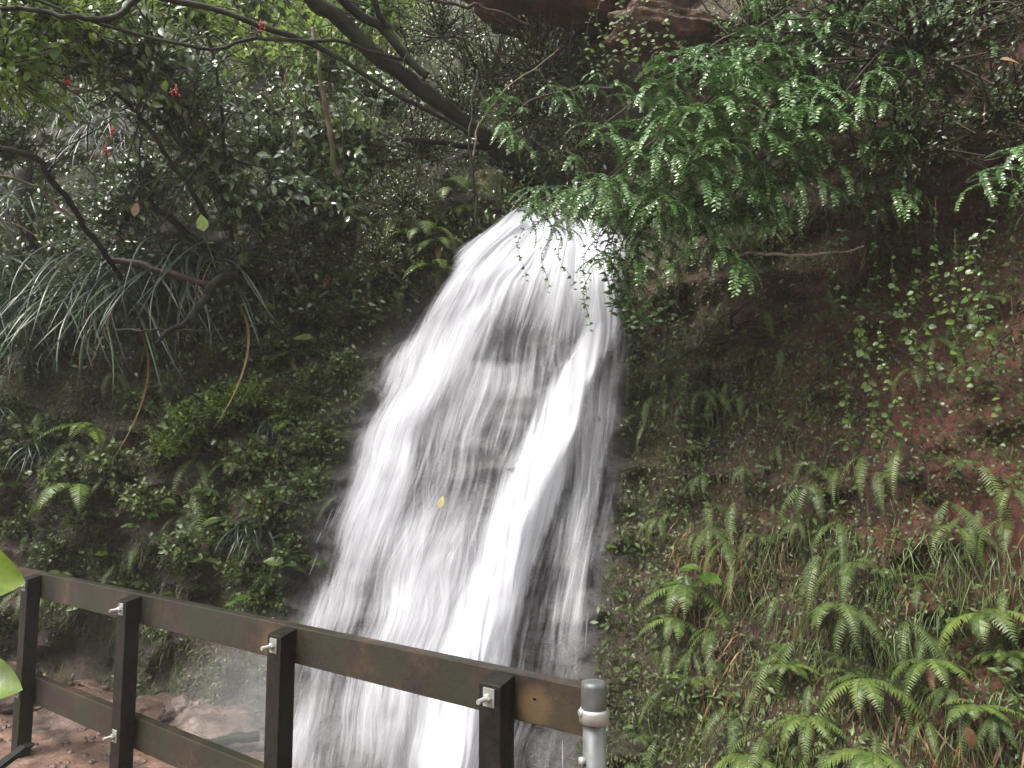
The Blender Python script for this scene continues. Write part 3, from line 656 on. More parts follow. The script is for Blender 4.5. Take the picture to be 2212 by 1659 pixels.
tag(gp, 'galvanised steel pipe post with collar at the right end of the fence', 'pipe post')

# ------------------------------------------------------------------ rocks on the bed
def rock_geo(r, flat, seed, n=72):
    a, b = np.meshgrid(np.linspace(0, 2 * np.pi, n, endpoint=False), np.linspace(0.02, np.pi - .02, n // 2))
    d = np.stack([np.sin(b) * np.cos(a), np.sin(b) * np.sin(a), np.cos(b)], -1)
    rr = r * (1 + fbm(d[..., 0] * 1.6 + 5, d[..., 1] * 1.6, d[..., 2] * 1.6 + seed, seed, 5) * 1.1 - .12 * np.abs(fbm(d[..., 0] * 4, d[..., 1] * 4, d[..., 2] * 5 + seed, seed + 9, 4)) * 3)
    V = d * rr[..., None] * np.array([1, .8, flat]); g = Geo(); idx = np.arange(a.size).reshape(a.shape); i2 = np.roll(idx, -1, 1)
    g.add(V.reshape(-1, 3), np.stack([idx[1:], i2[1:], i2[:-1], idx[:-1]], -1).reshape(-1, 4))
    g.add(V[0], np.array([list(range(n))])[:, ::1]); g.add(V[-1], np.array([list(range(n))][::-1])); return g
ROCKS = [(150, 1475, 6.0, .34, .4, 'low brown rock left of the second fence post'), (365, 1440, 6.0, .38, .35, 'long pale brown rock ledge behind the second fence post'),
 (480, 1500, 5.3, .42, .42, 'largest pinkish boulder beside the foot of the waterfall'), (70, 1600, 5.2, .35, .3, 'flat brown rock seen behind the first fence post'),
 (200, 1640, 4.9, .45, .28, 'broad flat rock between the first two fence posts'), (420, 1470, 5.9, .2, .6, 'small upright rock behind the largest boulder'),
 (540, 1640, 4.7, .3, .3, 'wet rock left of the third fence post at the water'), (20, 1440, 6.5, .3, .5, 'rock under the left bank behind the fence end')]
for i, (u, v, Y, r, fl, lab) in enumerate(ROCKS):
    p = P(u, v, Y); o = rock_geo(r, fl, i + 2).build('boulder', M['boulder']); o.location = (p[0], p[1], float(bedz(p[0], p[1])) + r * fl * .15); o.rotation_euler = (0, 0, i * 1.3)
    tag(o, lab, 'rock', 'rocks on the stream bed')
def bank_rock(u, v, lift, r, fl, mat, seed, lab, name='rock'):
    p = onto(u, v)[0]; n = bnormal(p[0], p[2]); o = rock_geo(r, fl, seed).build(name, M[mat]); o.location = Vector([float(q) for q in (p + n * lift)]); tag(o, lab, 'rock', 'rocks in the bank'); return o
bank_rock(1105, 330, .0, .22, 1.1, 'mossrock', 3, 'yellowish moss covered rock above the top of the waterfall')
bank_rock(1060, 400, .0, .2, .9, 'mossrock', 9, 'dark mossy rock beside the lip of the waterfall')
o = bank_rock(1330, 45, .3, .75, .28, 'clay', 6, 'orange brown clay ledge along the top of the bank', 'clay_ledge'); o.scale = (1.4, 1, 1); o.rotation_euler = (0, .14, 0)
o = bank_rock(1500, 95, .25, .5, .25, 'clay', 8, 'smaller orange clay ledge behind the hanging round leaves', 'clay_ledge'); o.rotation_euler = (0, .25, 0)

# ------------------------------------------------------------------ branches and trunks
def limb(name, pts, r0, r1, mat, parent=None, n=30, jit=.02, k=8, wob=.15, seed=0):
    w3 = np.array([P(*q) for q in pts]); c = smooth_curve(w3, n, jit, seed); g = Geo(); g.tube(c, np.linspace(r0, r1, n), k, wob=wob); return g.build(name, M[mat], parent), c
tr = empty('leaning_tree', (0, 0, 0))
limb('trunk', [(560, -90, 5.0), (700, 20, 5.2), (790, 95, 5.4), (900, 185, 5.7), (1000, 262, 6.0), (1090, 335, 6.4), (1170, 420, 6.9)], .055, .07, 'bark', tr, 60, .035, 14, .25)
limb('branch', [(700, -60, 5.0), (745, 10, 5.2), (820, 60, 5.4), (868, 110, 5.5), (925, 165, 5.6)], .036, .032, 'bark', tr, 24, .02, 10)
limb('branch', [(790, -40, 5.2), (815, 20, 5.3), (840, 60, 5.4)], .03, .02, 'bark', tr)
limb('branch', [(870, 300, 5.9), (960, 310, 6.1), (1060, 320, 6.3)], .02, .03, 'bark', tr)
tag(tr, 'thick dark mossy trunk leaning across the top centre', 'tree')
TW = [('long thin dark branch crossing from the top edge to the leaning trunk', [(290, -20, 4.6), (450, 20, 4.7), (560, 55, 4.8), (680, 102, 5.0), (780, 155, 5.2), (900, 225, 5.5), (1040, 300, 5.9)], .022, .016, 'bark'),
 ('arched dark branch in the top left corner', [(-30, 18, 4.2), (100, 28, 4.2), (180, 42, 4.2), (250, 30, 4.3), (320, -10, 4.4)], .013, .020, 'bark'),
 ('slender dark branch sagging below the arched one and rising right', [(60, -5, 4.2), (170, 35, 4.25), (330, 80, 4.4), (460, 108, 4.6), (560, 84, 4.8), (700, 90, 5.0), (800, 112, 5.2), (880, 130, 5.4)], .010, .014, 'bark'),
 ('dark stem falling diagonally through the upper left shrubs', [(240, 190, 5.2), (300, 250, 5.2), (350, 320, 5.3), (400, 390, 5.5), (450, 470, 5.8)], .015, .022, 'bark'),
 ('second diagonal stem just right of the darkest one', [(300, 215, 5.6), (360, 270, 5.6), (430, 350, 5.8), (480, 430, 6.0), (500, 520, 6.3)], .014, .022, 'bark'),
 ('thick dark fallen branch at the left edge above the strap leaves', [(-20, 316, 4.6), (70, 340, 4.7), (110, 385, 4.8), (160, 460, 5.0), (210, 530, 5.3), (260, 600, 5.7)], .022, .020, 'bark'),
 ('upright dark sapling stem in the upper left', [(430, 40, 5.6), (460, 120, 5.6), (475, 220, 5.7), (490, 330, 5.9), (505, 460, 6.2)], .012, .017, 'bark'),
 ('pale slender stem standing left of the leaning trunk', [(675, 60, 5.4), (690, 150, 5.4), (705, 240, 5.5), (718, 320, 5.6), (728, 385, 5.7)], .016, .020, 'pale'),
 ('thin dark upright stem above the left of the waterfall', [(1030, 150, 5.7), (1015, 260, 5.7), (1020, 350, 5.7), (1028, 430, 5.7), (1030, 500, 5.7)], .009, .013, 'bark'),
 ('curved grey twig in the dark above the waterfall', [(1210, 105, 5.4), (1140, 160, 5.5), (1080, 210, 5.5), (1040, 260, 5.6), (1025, 340, 5.6)], .006, .010, 'pale'),
 ('reddish slim branch at the top centre edge', [(900, -8, 4.8), (980, 8, 4.9), (1060, 20, 5.0), (1140, 60, 5.2)], .012, .012, 'twig'),
 ('mossy fallen limb low in the upper left shrubs', [(280, 400, 6.0), (340, 450, 6.1), (400, 500, 6.2), (470, 560, 6.4)], .03, .03, 'bark'),
 ('yellowish bare branch over the strap leaves', [(0, 380, 4.9), (80, 405, 5.0), (130, 450, 5.1), (200, 480, 5.2), (260, 520, 5.4)], .009, .012, 'pale'),
 ('thin brown stem from the shrubs down to the driftwood', [(560, 200, 6.0), (620, 270, 6.2), (660, 340, 6.2), (720, 400, 6.3), (760, 440, 6.3)], .016, .02, 'pale'),
 ('straight dark stick right of the hanging green sprays', [(1650, 280, 4.3), (1625, 330, 4.35), (1600, 400, 4.5)], .014, .010, 'bark'),
 ('long pale broken stick resting on the right bank', [(1590, 551, 4.3), (1660, 551, 4.28), (1740, 549, 4.27), (1800, 545, 4.3), (1870, 534, 4.35)], .010, .005, 'grey'),
 ('dark stick lying on the gravel by the third fence post', [(360, 1640, 4.6), (430, 1610, 4.7), (500, 1596, 4.8), (556, 1590, 4.85)], .018, .032, 'bark'),
 ('thin reddish stick on the gravel beneath the bottom rail', [(215, 1655, 4.5), (250, 1645, 4.55), (300, 1632, 4.65)], .006, .005, 'twig'),
 ('thin bare twig reaching up from the right bank roots', [(1500, 760, 4.7), (1560, 690, 4.6), (1640, 640, 4.5), (1710, 610, 4.4)], .007, .004, 'twig'),
 ('slim brown stem at the right edge of the picture', [(2130, 790, 3.5), (2170, 730, 3.5), (2212, 670, 3.45)], .006, .005, 'twig'),
 ('bent brown root hanging down the left bank', [(312, 1090, 6.0), (300, 1140, 5.95), (308, 1180, 5.9), (296, 1230, 5.85)], .008, .005, 'twig'),
 ('pale broken root stub low on the left bank', [(90, 1060, 6.2), (140, 1030, 6.1), (200, 1010, 6.1)], .012, .008, 'twig')]
rt_ = np.random.default_rng(12); TWX = []
for k in range(30):
    u0 = rt_.uniform(40, 900); v0 = rt_.uniform(20, 420); an = rt_.uniform(.9, 2.4); L0 = rt_.uniform(120, 330); Y0 = rt_.uniform(4.9, 6.2)
    c_ = rt_.normal() * 25; TWX.append((u0, v0, [(u0 - L0 / 2 * math.cos(an), v0 - L0 / 2 * math.sin(an), Y0), (u0 + c_, v0, Y0 + .1), (u0 + L0 / 2 * math.cos(an) + c_, v0 + L0 / 2 * math.sin(an), Y0 + .2)], rt_.uniform(.003, .008), ['twig', 'bark', 'bark', 'pale'][k % 4]))
for k, (u0, v0, pts, r_, mt_) in enumerate(TWX):
    o, _ = limb('twig', pts, r_, r_ * .7, mt_, None, 18, .05, 5, .1, k + 50); THINGS.append((o, {'twig': 'thin brown twig', 'bark': 'thin dark twig', 'pale': 'thin pale twig'}[mt_], 'twig', 'loose twigs in the upper left shrubs', u0, v0))
for i, (lab, pts, a, b, mat) in enumerate(TW):
    o, _ = limb('stick' if 'stick' in lab else 'branch', pts, a, b, mat, None, 30, .03 if b < .03 else .02, 8, .2, i * 3)
    tag(o, lab, 'stick' if 'stick' in lab else 'branch', 'loose branches and stems')
dw = empty('driftwood', (0, 0, 0))
limb('limb', [(240, 560, 5.5), (320, 578, 5.5), (400, 603, 5.55), (450, 612, 5.6), (500, 604, 5.7)], .022, .03, 'twig', dw, 24, .03)
limb('limb', [(505, 595, 5.7), (465, 610, 5.55), (435, 655, 5.5), (405, 695, 5.45), (370, 712, 5.4), (335, 742, 5.4)], .045, .012, 'bark', dw, 30, .03)
limb('limb', [(250, 713, 5.45), (310, 715, 5.4), (370, 712, 5.4), (440, 715, 5.4)], .010, .008, 'bark', dw)
limb('limb', [(505, 600, 5.75), (502, 560, 5.7), (520, 540, 5.7)], .03, .008, 'bark', dw)
tag(dw, 'forked dead branch jutting from the left bank over strap leaves', 'dead branch')
rt = empty('root_tangle', (0, 0, 0))
for k in range(12):
    a = rng.uniform(0, 2 * math.pi); u0, v0 = 1590, 715
    limb('root', [(u0, v0, 4.75), (u0 + 35 * math.cos(a), v0 + 25 * math.sin(a), 4.65), (u0 + 80 * math.cos(a + .5), v0 + 45 * math.sin(a + .5), 4.6)], .012, .004, 'twig', rt, 12, .03, 6)
tag(rt, 'dark tangle of bare roots on the bank right of the waterfall', 'roots')
# tree trunk at the left edge, dark behind the strap leaves
o, _ = limb('trunk', [(30, 250, 7.2), (40, 400, 6.9), (50, 560, 6.8), (60, 700, 6.7)], .10, .14, 'bark', None, 20, .03, 12); tag(o, 'dark upright trunk at the left edge behind strap leaves', 'tree trunk')

# ------------------------------------------------------------------ strap leaved tussocks
def make_tussock(n, L, wd, ndead, mat='strap'):
    root = empty('strap_leaf_tussock')
    for (cnt, mt, nm) in ((n, mat, 'leaves'), (ndead, 'dead', 'dead_leaves')):
        if not cnt: continue
        g = Geo()
        for k in range(cnt):
            ll = L * rng.uniform(.55, 1.15); a0 = rng.uniform(.1, 1.25) if nm == 'leaves' else rng.uniform(-.6, .3); a1 = rng.uniform(-1.6, -1.3)
            p = arc(ll, a0, a1, 14, rng.normal() * .22, rng.uniform(.35, .7)) + rng.normal(size=3) * [.14, .07, .07] * L; az = rng.normal() * 1.0; ca_, sa = math.cos(az), math.sin(az); Rz = np.array([[ca_, -sa, 0], [sa, ca_, 0], [0, 0, 1]]); p = p @ Rz.T
            T = unit(np.gradient(p, axis=0)); tw = rng.normal() * .5; sx = np.array([ca_, sa, 0.]); nn = np.cross(np.broadcast_to(sx, T.shape), T)
            ss = np.linspace(0, 1, 14); sd_ = unit(sx * math.cos(tw) + nn * (math.sin(tw) * ss)[:, None]); ww = (wd * rng.uniform(.6, 1.2) * (1 - ss ** 2.5) * (.5 + .5 * np.minimum(ss * 4, 1)))[:, None]
            n2 = np.cross(sd_, T)
            V = np.stack([p - sd_ * ww - n2 * ww * .35, p, p + sd_ * ww - n2 * ww * .35], 1).reshape(-1, 3); i = np.arange(13) * 3
            g.add(V, np.concatenate([np.stack([i, i + 1, i + 4, i + 3], -1), np.stack([i + 1, i + 2, i + 5, i + 4], -1)]), rng.random() ** 1.5)
        g.build(nm, M[mt], root)
    return root
TUS = [make_tussock(85, 1.15, .0085, 3), make_tussock(70, .95, .0075, 2), make_tussock(55, .7, .007, 2), make_tussock(30, .32, .006, 0)]
TP = [(0, 460, 625, 1.25, .4, 'largest silvery strap leaf tussock arching over the driftwood'), (1, 60, 540, 1.6, .6, 'strap leaf tussock hanging at the left edge beneath the fallen branch'),
 (0, 250, 710, 1.2, .35, 'dark strap leaf tussock left of the driftwood'), (1, 10, 680, 1.4, .45, 'low strap leaf tussock drooping at the left edge'), (1, 270, 660, 1.25, .45, 'strap leaf tussock hanging beneath the driftwood with orange dead leaves'),
 (2, 90, 800, 1.0, .3, 'lowest strap leaf tussock with orange dead leaves at left edge'), (1, 290, 390, 1.2, .4, 'strap leaf tussock among the upper left shrubs'), (1, 460, 250, 1.2, .4, 'tussock with shining white blades right of the diagonal stems'),
 (2, 540, 330, 1.2, .4, 'tussock of short shiny blades right of the upright sapling stem'), (2, 180, 330, 1.2, .4, 'tussock high in the shrubs over the fallen branch'), (1, 620, 150, 1.5, .3, 'pale strap tussock near the bright gap at the top'),
 (3, 600, 965, 1., .15, 'small spiky tuft with drooping tips left of the waterfall'), (3, 100, 1010, 1.4, .15, 'small grassy tuft low on the left bank'), (2, 430, 470, 1.1, .3, 'strap tussock directly above the driftwood fork'),
 (3, 560, 1190, 1.3, .12, 'grassy tuft near the foot of the waterfall'), (2, 20, 930, .9, .2, 'drooping tussock over the left edge of the bank'), (2, 760, 60, 1.6, .2, 'strap plant under the leaning trunk near the top')]
for (k, u, v, s, lift, lab) in TP:
    p = onto(u, v)[0]; n = bnormal(p[0], p[2]); o = place(TUS[k], 'tus%d' % k, p + n * lift * .6 + np.array([0, 0, .15]), n, s); tag(o, lab, 'tussock', 'strap leaved tussocks on the left bank')

# ------------------------------------------------------------------ shrubs
def make_shrub(rad, ntw, lpt, lsize, tmpl, mat, sm='twig', flat=.8, droop=.0):
    root = empty('shrub'); gs = Geo(); gl = Geo()
    for k in range(ntw):
        d = unit(rng.normal(size=3) * np.array([1, .8, .7]) + np.array([0, .5, .35])); L = rad * rng.uniform(.6, 1.2)
        q = smooth_curve(np.array([[0, 0, 0], d * L * .5 + rng.normal(size=3) * .05, d * L + np.array([0, 0, -droop * L]) + rng.normal(size=3) * .06]), 10)
        gs.tube(q, np.linspace(.009, .0035, 10), 4, cap=False)
        i = rng.uniform(1.5, 7.5, lpt); pos = np.stack([np.interp(i, np.arange(10), q[:, c]) for c in range(3)], -1) + rng.normal(size=(lpt, 3)) * .025
        dd = unit(d * .5 + rng.normal(size=(lpt, 3)) * .8 + np.array([0, .1, -.15])); nn = unit(rng.normal(size=(lpt, 3)) * .5 + np.array([0, .7, .8]))
        gl.inst(*tmpl, frames(dd, nn), pos, lsize * rng.uniform(.6, 1.2, lpt), np.clip(rng.random() * .5 + rng.random(lpt) * .5, 0, 1))
    gs.build('stem', M[sm], root); gl.build('foliage', M[mat], root); return root
M['sunny'] = leaf_mat('lime_leaf', [(0, (.14, .22, .04)), (.5, (.30, .42, .07)), (1, (.50, .58, .14))], .35, .5)
SHR = {'g': make_shrub(.7, 60, 15, .08, LEAF, 'sunny'), 'a': make_shrub(.62, 58, 14, .085, LEAF, 'gloss'), 'b': make_shrub(.6, 75, 17, .07, OVAL, 'gloss'), 'c': make_shrub(.55, 45, 15, .10, LEAF, 'gloss', droop=.3),
       'd': make_shrub(.6, 60, 15, .08, LEAF, 'bright'), 'e': make_shrub(.45, 75, 26, .028, QL, 'gloss'), 'f': make_shrub(.32, 26, 12, .06, OVAL, 'fern', droop=.3)}
SP = [('a', 60, 60, .9, 4.8), ('d', 10, 150, .9, 4.4), ('a', 170, 130, .8, 5.0), ('d', 120, 30, .8, 4.5), ('d', 250, 70, .8, 5.2), ('a', 330, 150, 1., 5.2), ('d', 420, 40, .9, 5.6), 
 ('b', 380, 230, 1., 5.8), ('b', 600, 270, .9, 6.8), ('a', 560, 330, 1., 6.4), ('b', 680, 320, 1., 6.2), ('c', 640, 410, .9, 6.0), ('b', 760, 330, .9, 6.2), ('c', 460, 400, .9, 6.0), ('a', 330, 400, .9, 6.3),
 ('g', 640, 70, 1.4, 9.5), ('g', 500, 70, 1.3, 9.5), ('g', 780, 40, 1.4, 10), ('g', 700, 150, 1.2, 9), ('g', 560, 140, 1.1, 8.8), ('g', 30, 60, .8, 5.6), ('g', 110, 10, .7, 5.4), ('d', 200, 30, .8, 5.2), ('g', -10, 160, .7, 5.4), ('d', 400, 910, .42, 5.95), ('d', 480, 880, .42, 5.95), ('d', 540, 850, .36, 5.95), ('d', 360, 960, .34, 5.95), ('g', 620, -20, 1.4, 10), ('g', 850, 80, 1.1, 9), ('d', 720, 120, 1.2, 8.0), ('d', 560, 20, 1.4, 9.0), ('b', 820, 230, .9, 6.6), ('d', 830, 30, 1.2, 7.5), ('e', 950, 80, 1.2, 6.6), ('e', 900, 330, 1., 6.2), ('c', 740, 440, .8, 6.1), ('e', 1060, 180, 1.3, 6.6),
 ('e', 1000, 250, 1.1, 6.5), ('e', 880, 450, .9, 6.0), ('a', 420, 320, .8, 6.0), ('e', 1180, 160, 1.3, 6.2), ('e', 1150, 260, 1., 6.4), ('b', 260, 480, .7, 6.4), ('c', 560, 480, .7, 6.2), ('e', 820, 560, .8, 6.0), ('b', 20, 330, .7, 5.6),
 ('e', 1250, 330, 1., 6.0), ('e', 640, 560, .9, 6.1), ('d', 770, 180, 1., 8.2), ('e', 1960, 330, 1.0, 4.1), ('e', 1980, 120, 1.2, 4.0), ('e', 1850, 60, 1.1, 4.2), ('e', 1780, 240, 1., 4.5), ('e', 2150, 260, 1., 3.8), ('e', 2100, 30, 1., 3.9), ('e', 1620, 60, 1.1, 4.9)]
SWORD = {'g': 'sunlit lime green shrub', 'a': 'glossy broad leaved shrub', 'b': 'shiny oval leaved shrub', 'c': 'drooping large leaved shrub', 'd': 'bright yellow green shrub', 'e': 'fine leaved dark shrub', 'f': 'small low shrub'}
for (k, u, v, s, Y) in SP:
    p = P(u, v, Y); o = place(SHR[k], 'shr' + k, p, np.array([0, -1, 0.]), s, yaw=rng.uniform(-1, 1)); THINGS.append((o, SWORD[k], 'shrub', 'shrubs on the slopes', u, v))
# low shrubs on the left bank beside the fall
for (u, v, s) in [(90, 950, 1.1), (260, 1000, 1.), (160, 1030, 1.), (330, 880, .9), (640, 1000, .9), (560, 1000, 1.), (600, 1100, 1.), (680, 1060, .8), (420, 1180, .9), (280, 1250, .8), (180, 1290, .8), (30, 1000, .9), (330, 1080, .9), (700, 840, .9), (760, 800, .7), (800, 620, .8), (900, 560, .8), (620, 640, .9), (700, 660, .8), (430, 930, 1.3), (500, 890, 1.2), (380, 960, 1.), (560, 870, 1.), (620, 770, 1.), (540, 770, .8), (200, 1120, .8), (240, 1190, .7), (520, 1160, .9), (560, 1230, .8), (590, 1290, .7), (470, 1100, .8), (640, 1200, .6), (130, 1190, .8),
                  (340, 1200, .6), (700, 960, .7), (740, 740, .6), (330, 1290, .6), (430, 1230, .6), (60, 1130, .7), (860, 640, .6), (640, 900, .8)]:
    p = onto(u, v)[0]; n = bnormal(p[0], p[2]); o = place(SHR['f'], 'shrf', p + n * .08, n, s * .9); THINGS.append((o, SWORD['f'], 'shrub', 'low shrubs on the left bank', u, v))

# ------------------------------------------------------------------ seedlings with a few broad leaves
def make_seedling(nl, ls, mat, tmpl=LEAF):
    root = empty('seedling'); g = Geo(); g.tube(arc(.14, .9, .3, 6), np.linspace(.003, .0018, 6), 4, t=.2); g.build('stem', M[mat], root); tip = arc(.14, .9, .3, 6)[-1]
    for k in range(nl):
        az = k / nl * 2 * math.pi + rng.normal() * .2; d = unit(np.array([math.cos(az), math.sin(az) * .6 + .3, rng.uniform(-.3, .2)])); g = Geo()
        g.inst(*tmpl, frames(d[None], np.array([[0, .5, .9]]) + rng.normal(size=(1, 3)) * .15), tip[None] * rng.uniform(.6, 1.), ls * rng.uniform(.8, 1.2), np.array([rng.random()])); g.build('leaf', M[mat], root)
    return root
SEED = [make_seedling(5, .10, 'bright'), make_seedling(6, .09, 'fern'), make_seedling(4, .13, 'gloss', OVAL), make_seedling(3, .07, 'bright', OVAL)]
SW = ['bright five leaved seedling', 'mid green six leaved seedling', 'dark glossy four leaved seedling', 'tiny pale three leaved seedling']
sp_ = [(240, 1140), (190, 1100), (260, 1210), (140, 1250), (520, 1150), (570, 1190), (540, 1320), (300, 1150), (345, 1125), (395, 1110), (460, 1280), (700, 770), (740, 740), (650, 1180), (640, 1240), (590, 780), (400, 1310), (30, 1060), (860, 560), (200, 1320),
       (830, 700), (100, 1160), (480, 1090), (480, 1230), (330, 1270), (620, 940), (600, 700), (380, 860), (1540, 1280), (1330, 1220)]
for i, (u, v) in enumerate(sp_):
    k = int(rng.integers(0, 4)); p = onto(u, v)[0]; n = bnormal(p[0], p[2]); o = place(SEED[k], 'seed%d' % k, p + n * .04, n, rng.uniform(.8, 1.5)); THINGS.append((o, SW[k], 'seedling', 'seedlings on the banks', u, v))

# ------------------------------------------------------------------ ferns
for (kind, u, v, s, wds) in [('rosette', 1880, 1480, 1.0, 'large pale fern'), ('rosette', 2020, 1440, .9, 'broad green fern'), ('rosette', 1760, 1560, .8, 'low fern'),
   ('wide', 1830, 1330, .8, 'upright green fern'), ('rosette2', 2120, 1540, .8, 'bushy fern'), ('wide', 1640, 1640, .7, 'low fern'), ('rosette2', 2180, 1420, .8, 'bushy fern'), ('wide', 2140, 1340, .8, 'upright green fern'),
   ('rosette', 1500, 1280, 1., 'long fingered fern'), ('rosette', 1480, 1350, .9, 'dark green fern'), ('wide', 1900, 1640, .8, 'low fern'), ('rosette2', 1720, 1450, .7, 'small bushy fern'),
   ('bright', 830, 400, 1.3, 'bright yellow green fern'), ('bright', 890, 420, 1., 'bright yellow green fern'), ('wide', 980, 440, 1.2, 'silvery fern'), ('wide', 880, 490, 1.2, 'pale lacy fern'), ('rosette', 960, 540, 1.1, 'lacy fern'), ('rosette', 780, 500, 1.1, 'pale lacy fern'),
   ('rosette', 1010, 470, 1., 'silvery fern'), ('rosette2', 720, 590, 1.2, 'lacy fern'), ('hang3', 820, 570, 1.2, 'hanging fern'), ('hang1', 872, 610, 1.1, 'single frond fern'), ('rosette', 640, 500, 1.1, 'pale lacy fern'), ('wide', 930, 520, 1., 'lacy fern'), ('wide', 560, 570, 1.1, 'lacy fern'),
   ('bright', 950, 590, .9, 'bright yellow green fern'), ('hang2', 180, 960, 1.2, 'bright hanging fern'), ('bright', 210, 930, 1., 'bright yellow green fern'), ('wide', 190, 1060, 1.1, 'bright toothed fern'), ('hang2', 440, 1000, 1.2, 'hanging fern'), ('hang1', 440, 1070, 1.3, 'single frond fern'),
   ('hang1', 480, 1020, 1.2, 'single frond fern'), ('bright', 640, 920, .8, 'small bright fern'), ('rosette', 520, 1000, .9, 'dark green fern'), ('rosette2', 640, 780, 1., 'dark green fern'), ('hang2', 1000, 560, 1.2, 'hanging fern'), ('small', 700, 880, 1.2, 'small fern'), ('rosette', 420, 720, .8, 'dark green fern')]:
    put_fern(kind, u, v, s * (.82 if u > 1400 and 'long' not in wds else 1), words=wds, lift=.08)
HG = 'hanging ferns on the right bank'
r2 = np.random.default_rng(5)
cnt = 0
while cnt < 95:
    u = r2.uniform(1380, 2230); v = r2.uniform(820, 1650)
    if v < 1500 - (u - 1380) * 1.1 - 250 and r2.random() < .85: continue
    if v < 950 and u > 1700 and r2.random() < .6: continue
    put_fern(['hang1', 'hang2', 'hang3', 'hang1', 'small', 'hang2'][int(r2.integers(0, 6))], u, v, r2.uniform(.45, .85), words='hanging fern', group=HG, lift=.06); cnt += 1
for k in range(22):
    put_fern(['hang1', 'small', 'hang2'][k % 3], r2.uniform(1400, 2150), r2.uniform(600, 950), r2.uniform(.5, .8), words='high hanging fern', group=HG, lift=.06)
for k in range(60):
    u = r2.uniform(0, 760); v = r2.uniform(740, 1330); put_fern(['small', 'hang1', 'hang2', 'small'][int(r2.integers(0, 4))], u, min(v, 1350), r2.uniform(.6, 1.1), words='small fern', group='small ferns on the left bank', lift=.05)

# ------------------------------------------------------------------ sprays of small paired leaves
def spray_geo(L, npair, ls, a0, a1, side=0.):
    g = Geo(); p = arc(L, a0, a1, 20, side); T = unit(np.gradient(p, axis=0)); g.tube(p, np.linspace(.003, .001, 20), 4, t=0.1, cap=False)
    t = np.linspace(.06, 1, npair); q = np.stack([np.interp(t * 19, np.arange(20), p[:, k]) for k in range(3)], -1); d = unit(np.stack([np.interp(t * 19, np.arange(20), T[:, k]) for k in range(3)], -1))
    nrm = unit(np.cross(np.broadcast_to([1., 0, 0], d.shape), d)); 
    for sg in (-1, 1):
        dd = unit(d * .35 + sg * np.cross(d, nrm) + rng.normal(size=d.shape) * .12 - nrm * .1)
        g.inst(*OVAL, frames(dd, nrm + rng.normal(size=d.shape) * .2 + np.array([0, 0, .35])), q + d * (sg * L / npair * .25), ls * (1 - .35 * t ** 3) * rng.uniform(.8, 1.15, npair), np.clip(.15 + .45 * t + .35 * rng.random(npair), 0, 1))
    return g
def bough_geo(L, nside, sl, ls, a0, a1, seed):
    """a drooping main twig with hanging side twigs, all in paired leaves"""
    G = spray_geo(L, int(L / .019), ls, a0, a1); p = arc(L, a0, a1, 20)
    for k in range(nside):
        f = 1.5 + 15 * (k + .5) / nside; q = np.array([np.interp(f, np.arange(20), p[:, c]) for c in range(3)]); az = (-1) ** k * rng.uniform(.5, 1.3); l2 = sl * rng.uniform(.6, 1.2) * (1.1 - .4 * k / nside)
        h = spray_geo(l2, max(5, int(l2 / .019)), ls, rng.uniform(-.5, .3), rng.uniform(-1.5, -1.2)); ca_, sa = math.cos(az), math.sin(az); Rz = np.array([[ca_, -sa, 0], [sa, ca_, 0], [0, 0, 1]])
        for v_, f_, t_2 in zip(h.v, h.f, h.t): G.v.append(v_ @ Rz.T + q); G.f.append(f_ + G.n); G.t.append(t_2)
        G.n += h.n
    return G
SPG = [bough_geo(.42, 4, .26, .031, .2, -1.2, 0), bough_geo(.5, 6, .24, .029, .3, -1.1, 1), bough_geo(.34, 3, .28, .031, 0, -1.35, 2), bough_geo(.55, 5, .3, .028, .35, -1.0, 3)]
SPM = [g.build('leafy_spray', M['myrtle']) for g in SPG]
first_use = [True] * 4
def add_spray(par, pos, az, s, k=None):
    k = int(rng.integers(0, 4)) if k is None else k
    if first_use[k]: o = SPM[k]; first_use[k] = False
    else: o = SPM[k].copy(); C.objects.link(o)
    o.parent = par; o.location = Vector([float(q) for q in pos]); o.rotation_euler = (rng.normal() * .18, rng.normal() * .2, az); o.scale = (s,) * 3
    return o
def spray_shrub(name, label, limbs, per, s=1., az0=math.pi, jit=.10, lim=98):
    root = empty(name); n = 0
    for i, pts in enumerate(limbs):
        o, c = limb('branch', pts, .012, .003, 'twig', root, 24, .03, 6, .1, i)
        Ls = np.linalg.norm(np.diff(c, axis=0), axis=1).sum(); m = max(2, int(Ls * per))
        for j in range(m):
            if n >= lim: break
            f = (j + rng.random()) / m * 23; q = np.array([np.interp(f, np.arange(24), c[:, a]) for a in range(3)])
            d = c[min(int(f) + 1, 23)] - c[max(int(f) - 1, 0)]; base = math.atan2(-d[0], d[1])
            add_spray(root, q + rng.normal(size=3) * .03, az0 + rng.normal() * .9 + (.6 if d[0] < 0 else -.3), s * rng.uniform(.75, 1.25)); n += 1
    tag(root, label, 'shrub', 'overhanging small leaved shrubs'); return root
spray_shrub('overhanging_shrub', 'lush green small leaved shrub overhanging the top of the waterfall', [
  [(1700, 20, 4.6), (1560, 110, 4.4), (1430, 180, 4.2), (1330, 250, 4.1), (1230, 330, 4.1)],
  [(1720, 60, 4.5), (1620, 150, 4.2), (1520, 220, 4.0), (1420, 300, 3.9), (1300, 400, 4.0)],
  [(1740, 130, 4.4), (1640, 220, 4.1), (1580, 300, 3.9), (1500, 380, 3.9), (1380, 450, 4.1)],
  [(1700, 150, 4.3), (1700, 220, 4.1), (1680, 300, 4.0), (1640, 400, 4.0)],
  [(1560, 120, 4.5), (1480, 200, 4.3), (1400, 320, 4.2), (1340, 450, 4.3)]], 10, 1.)
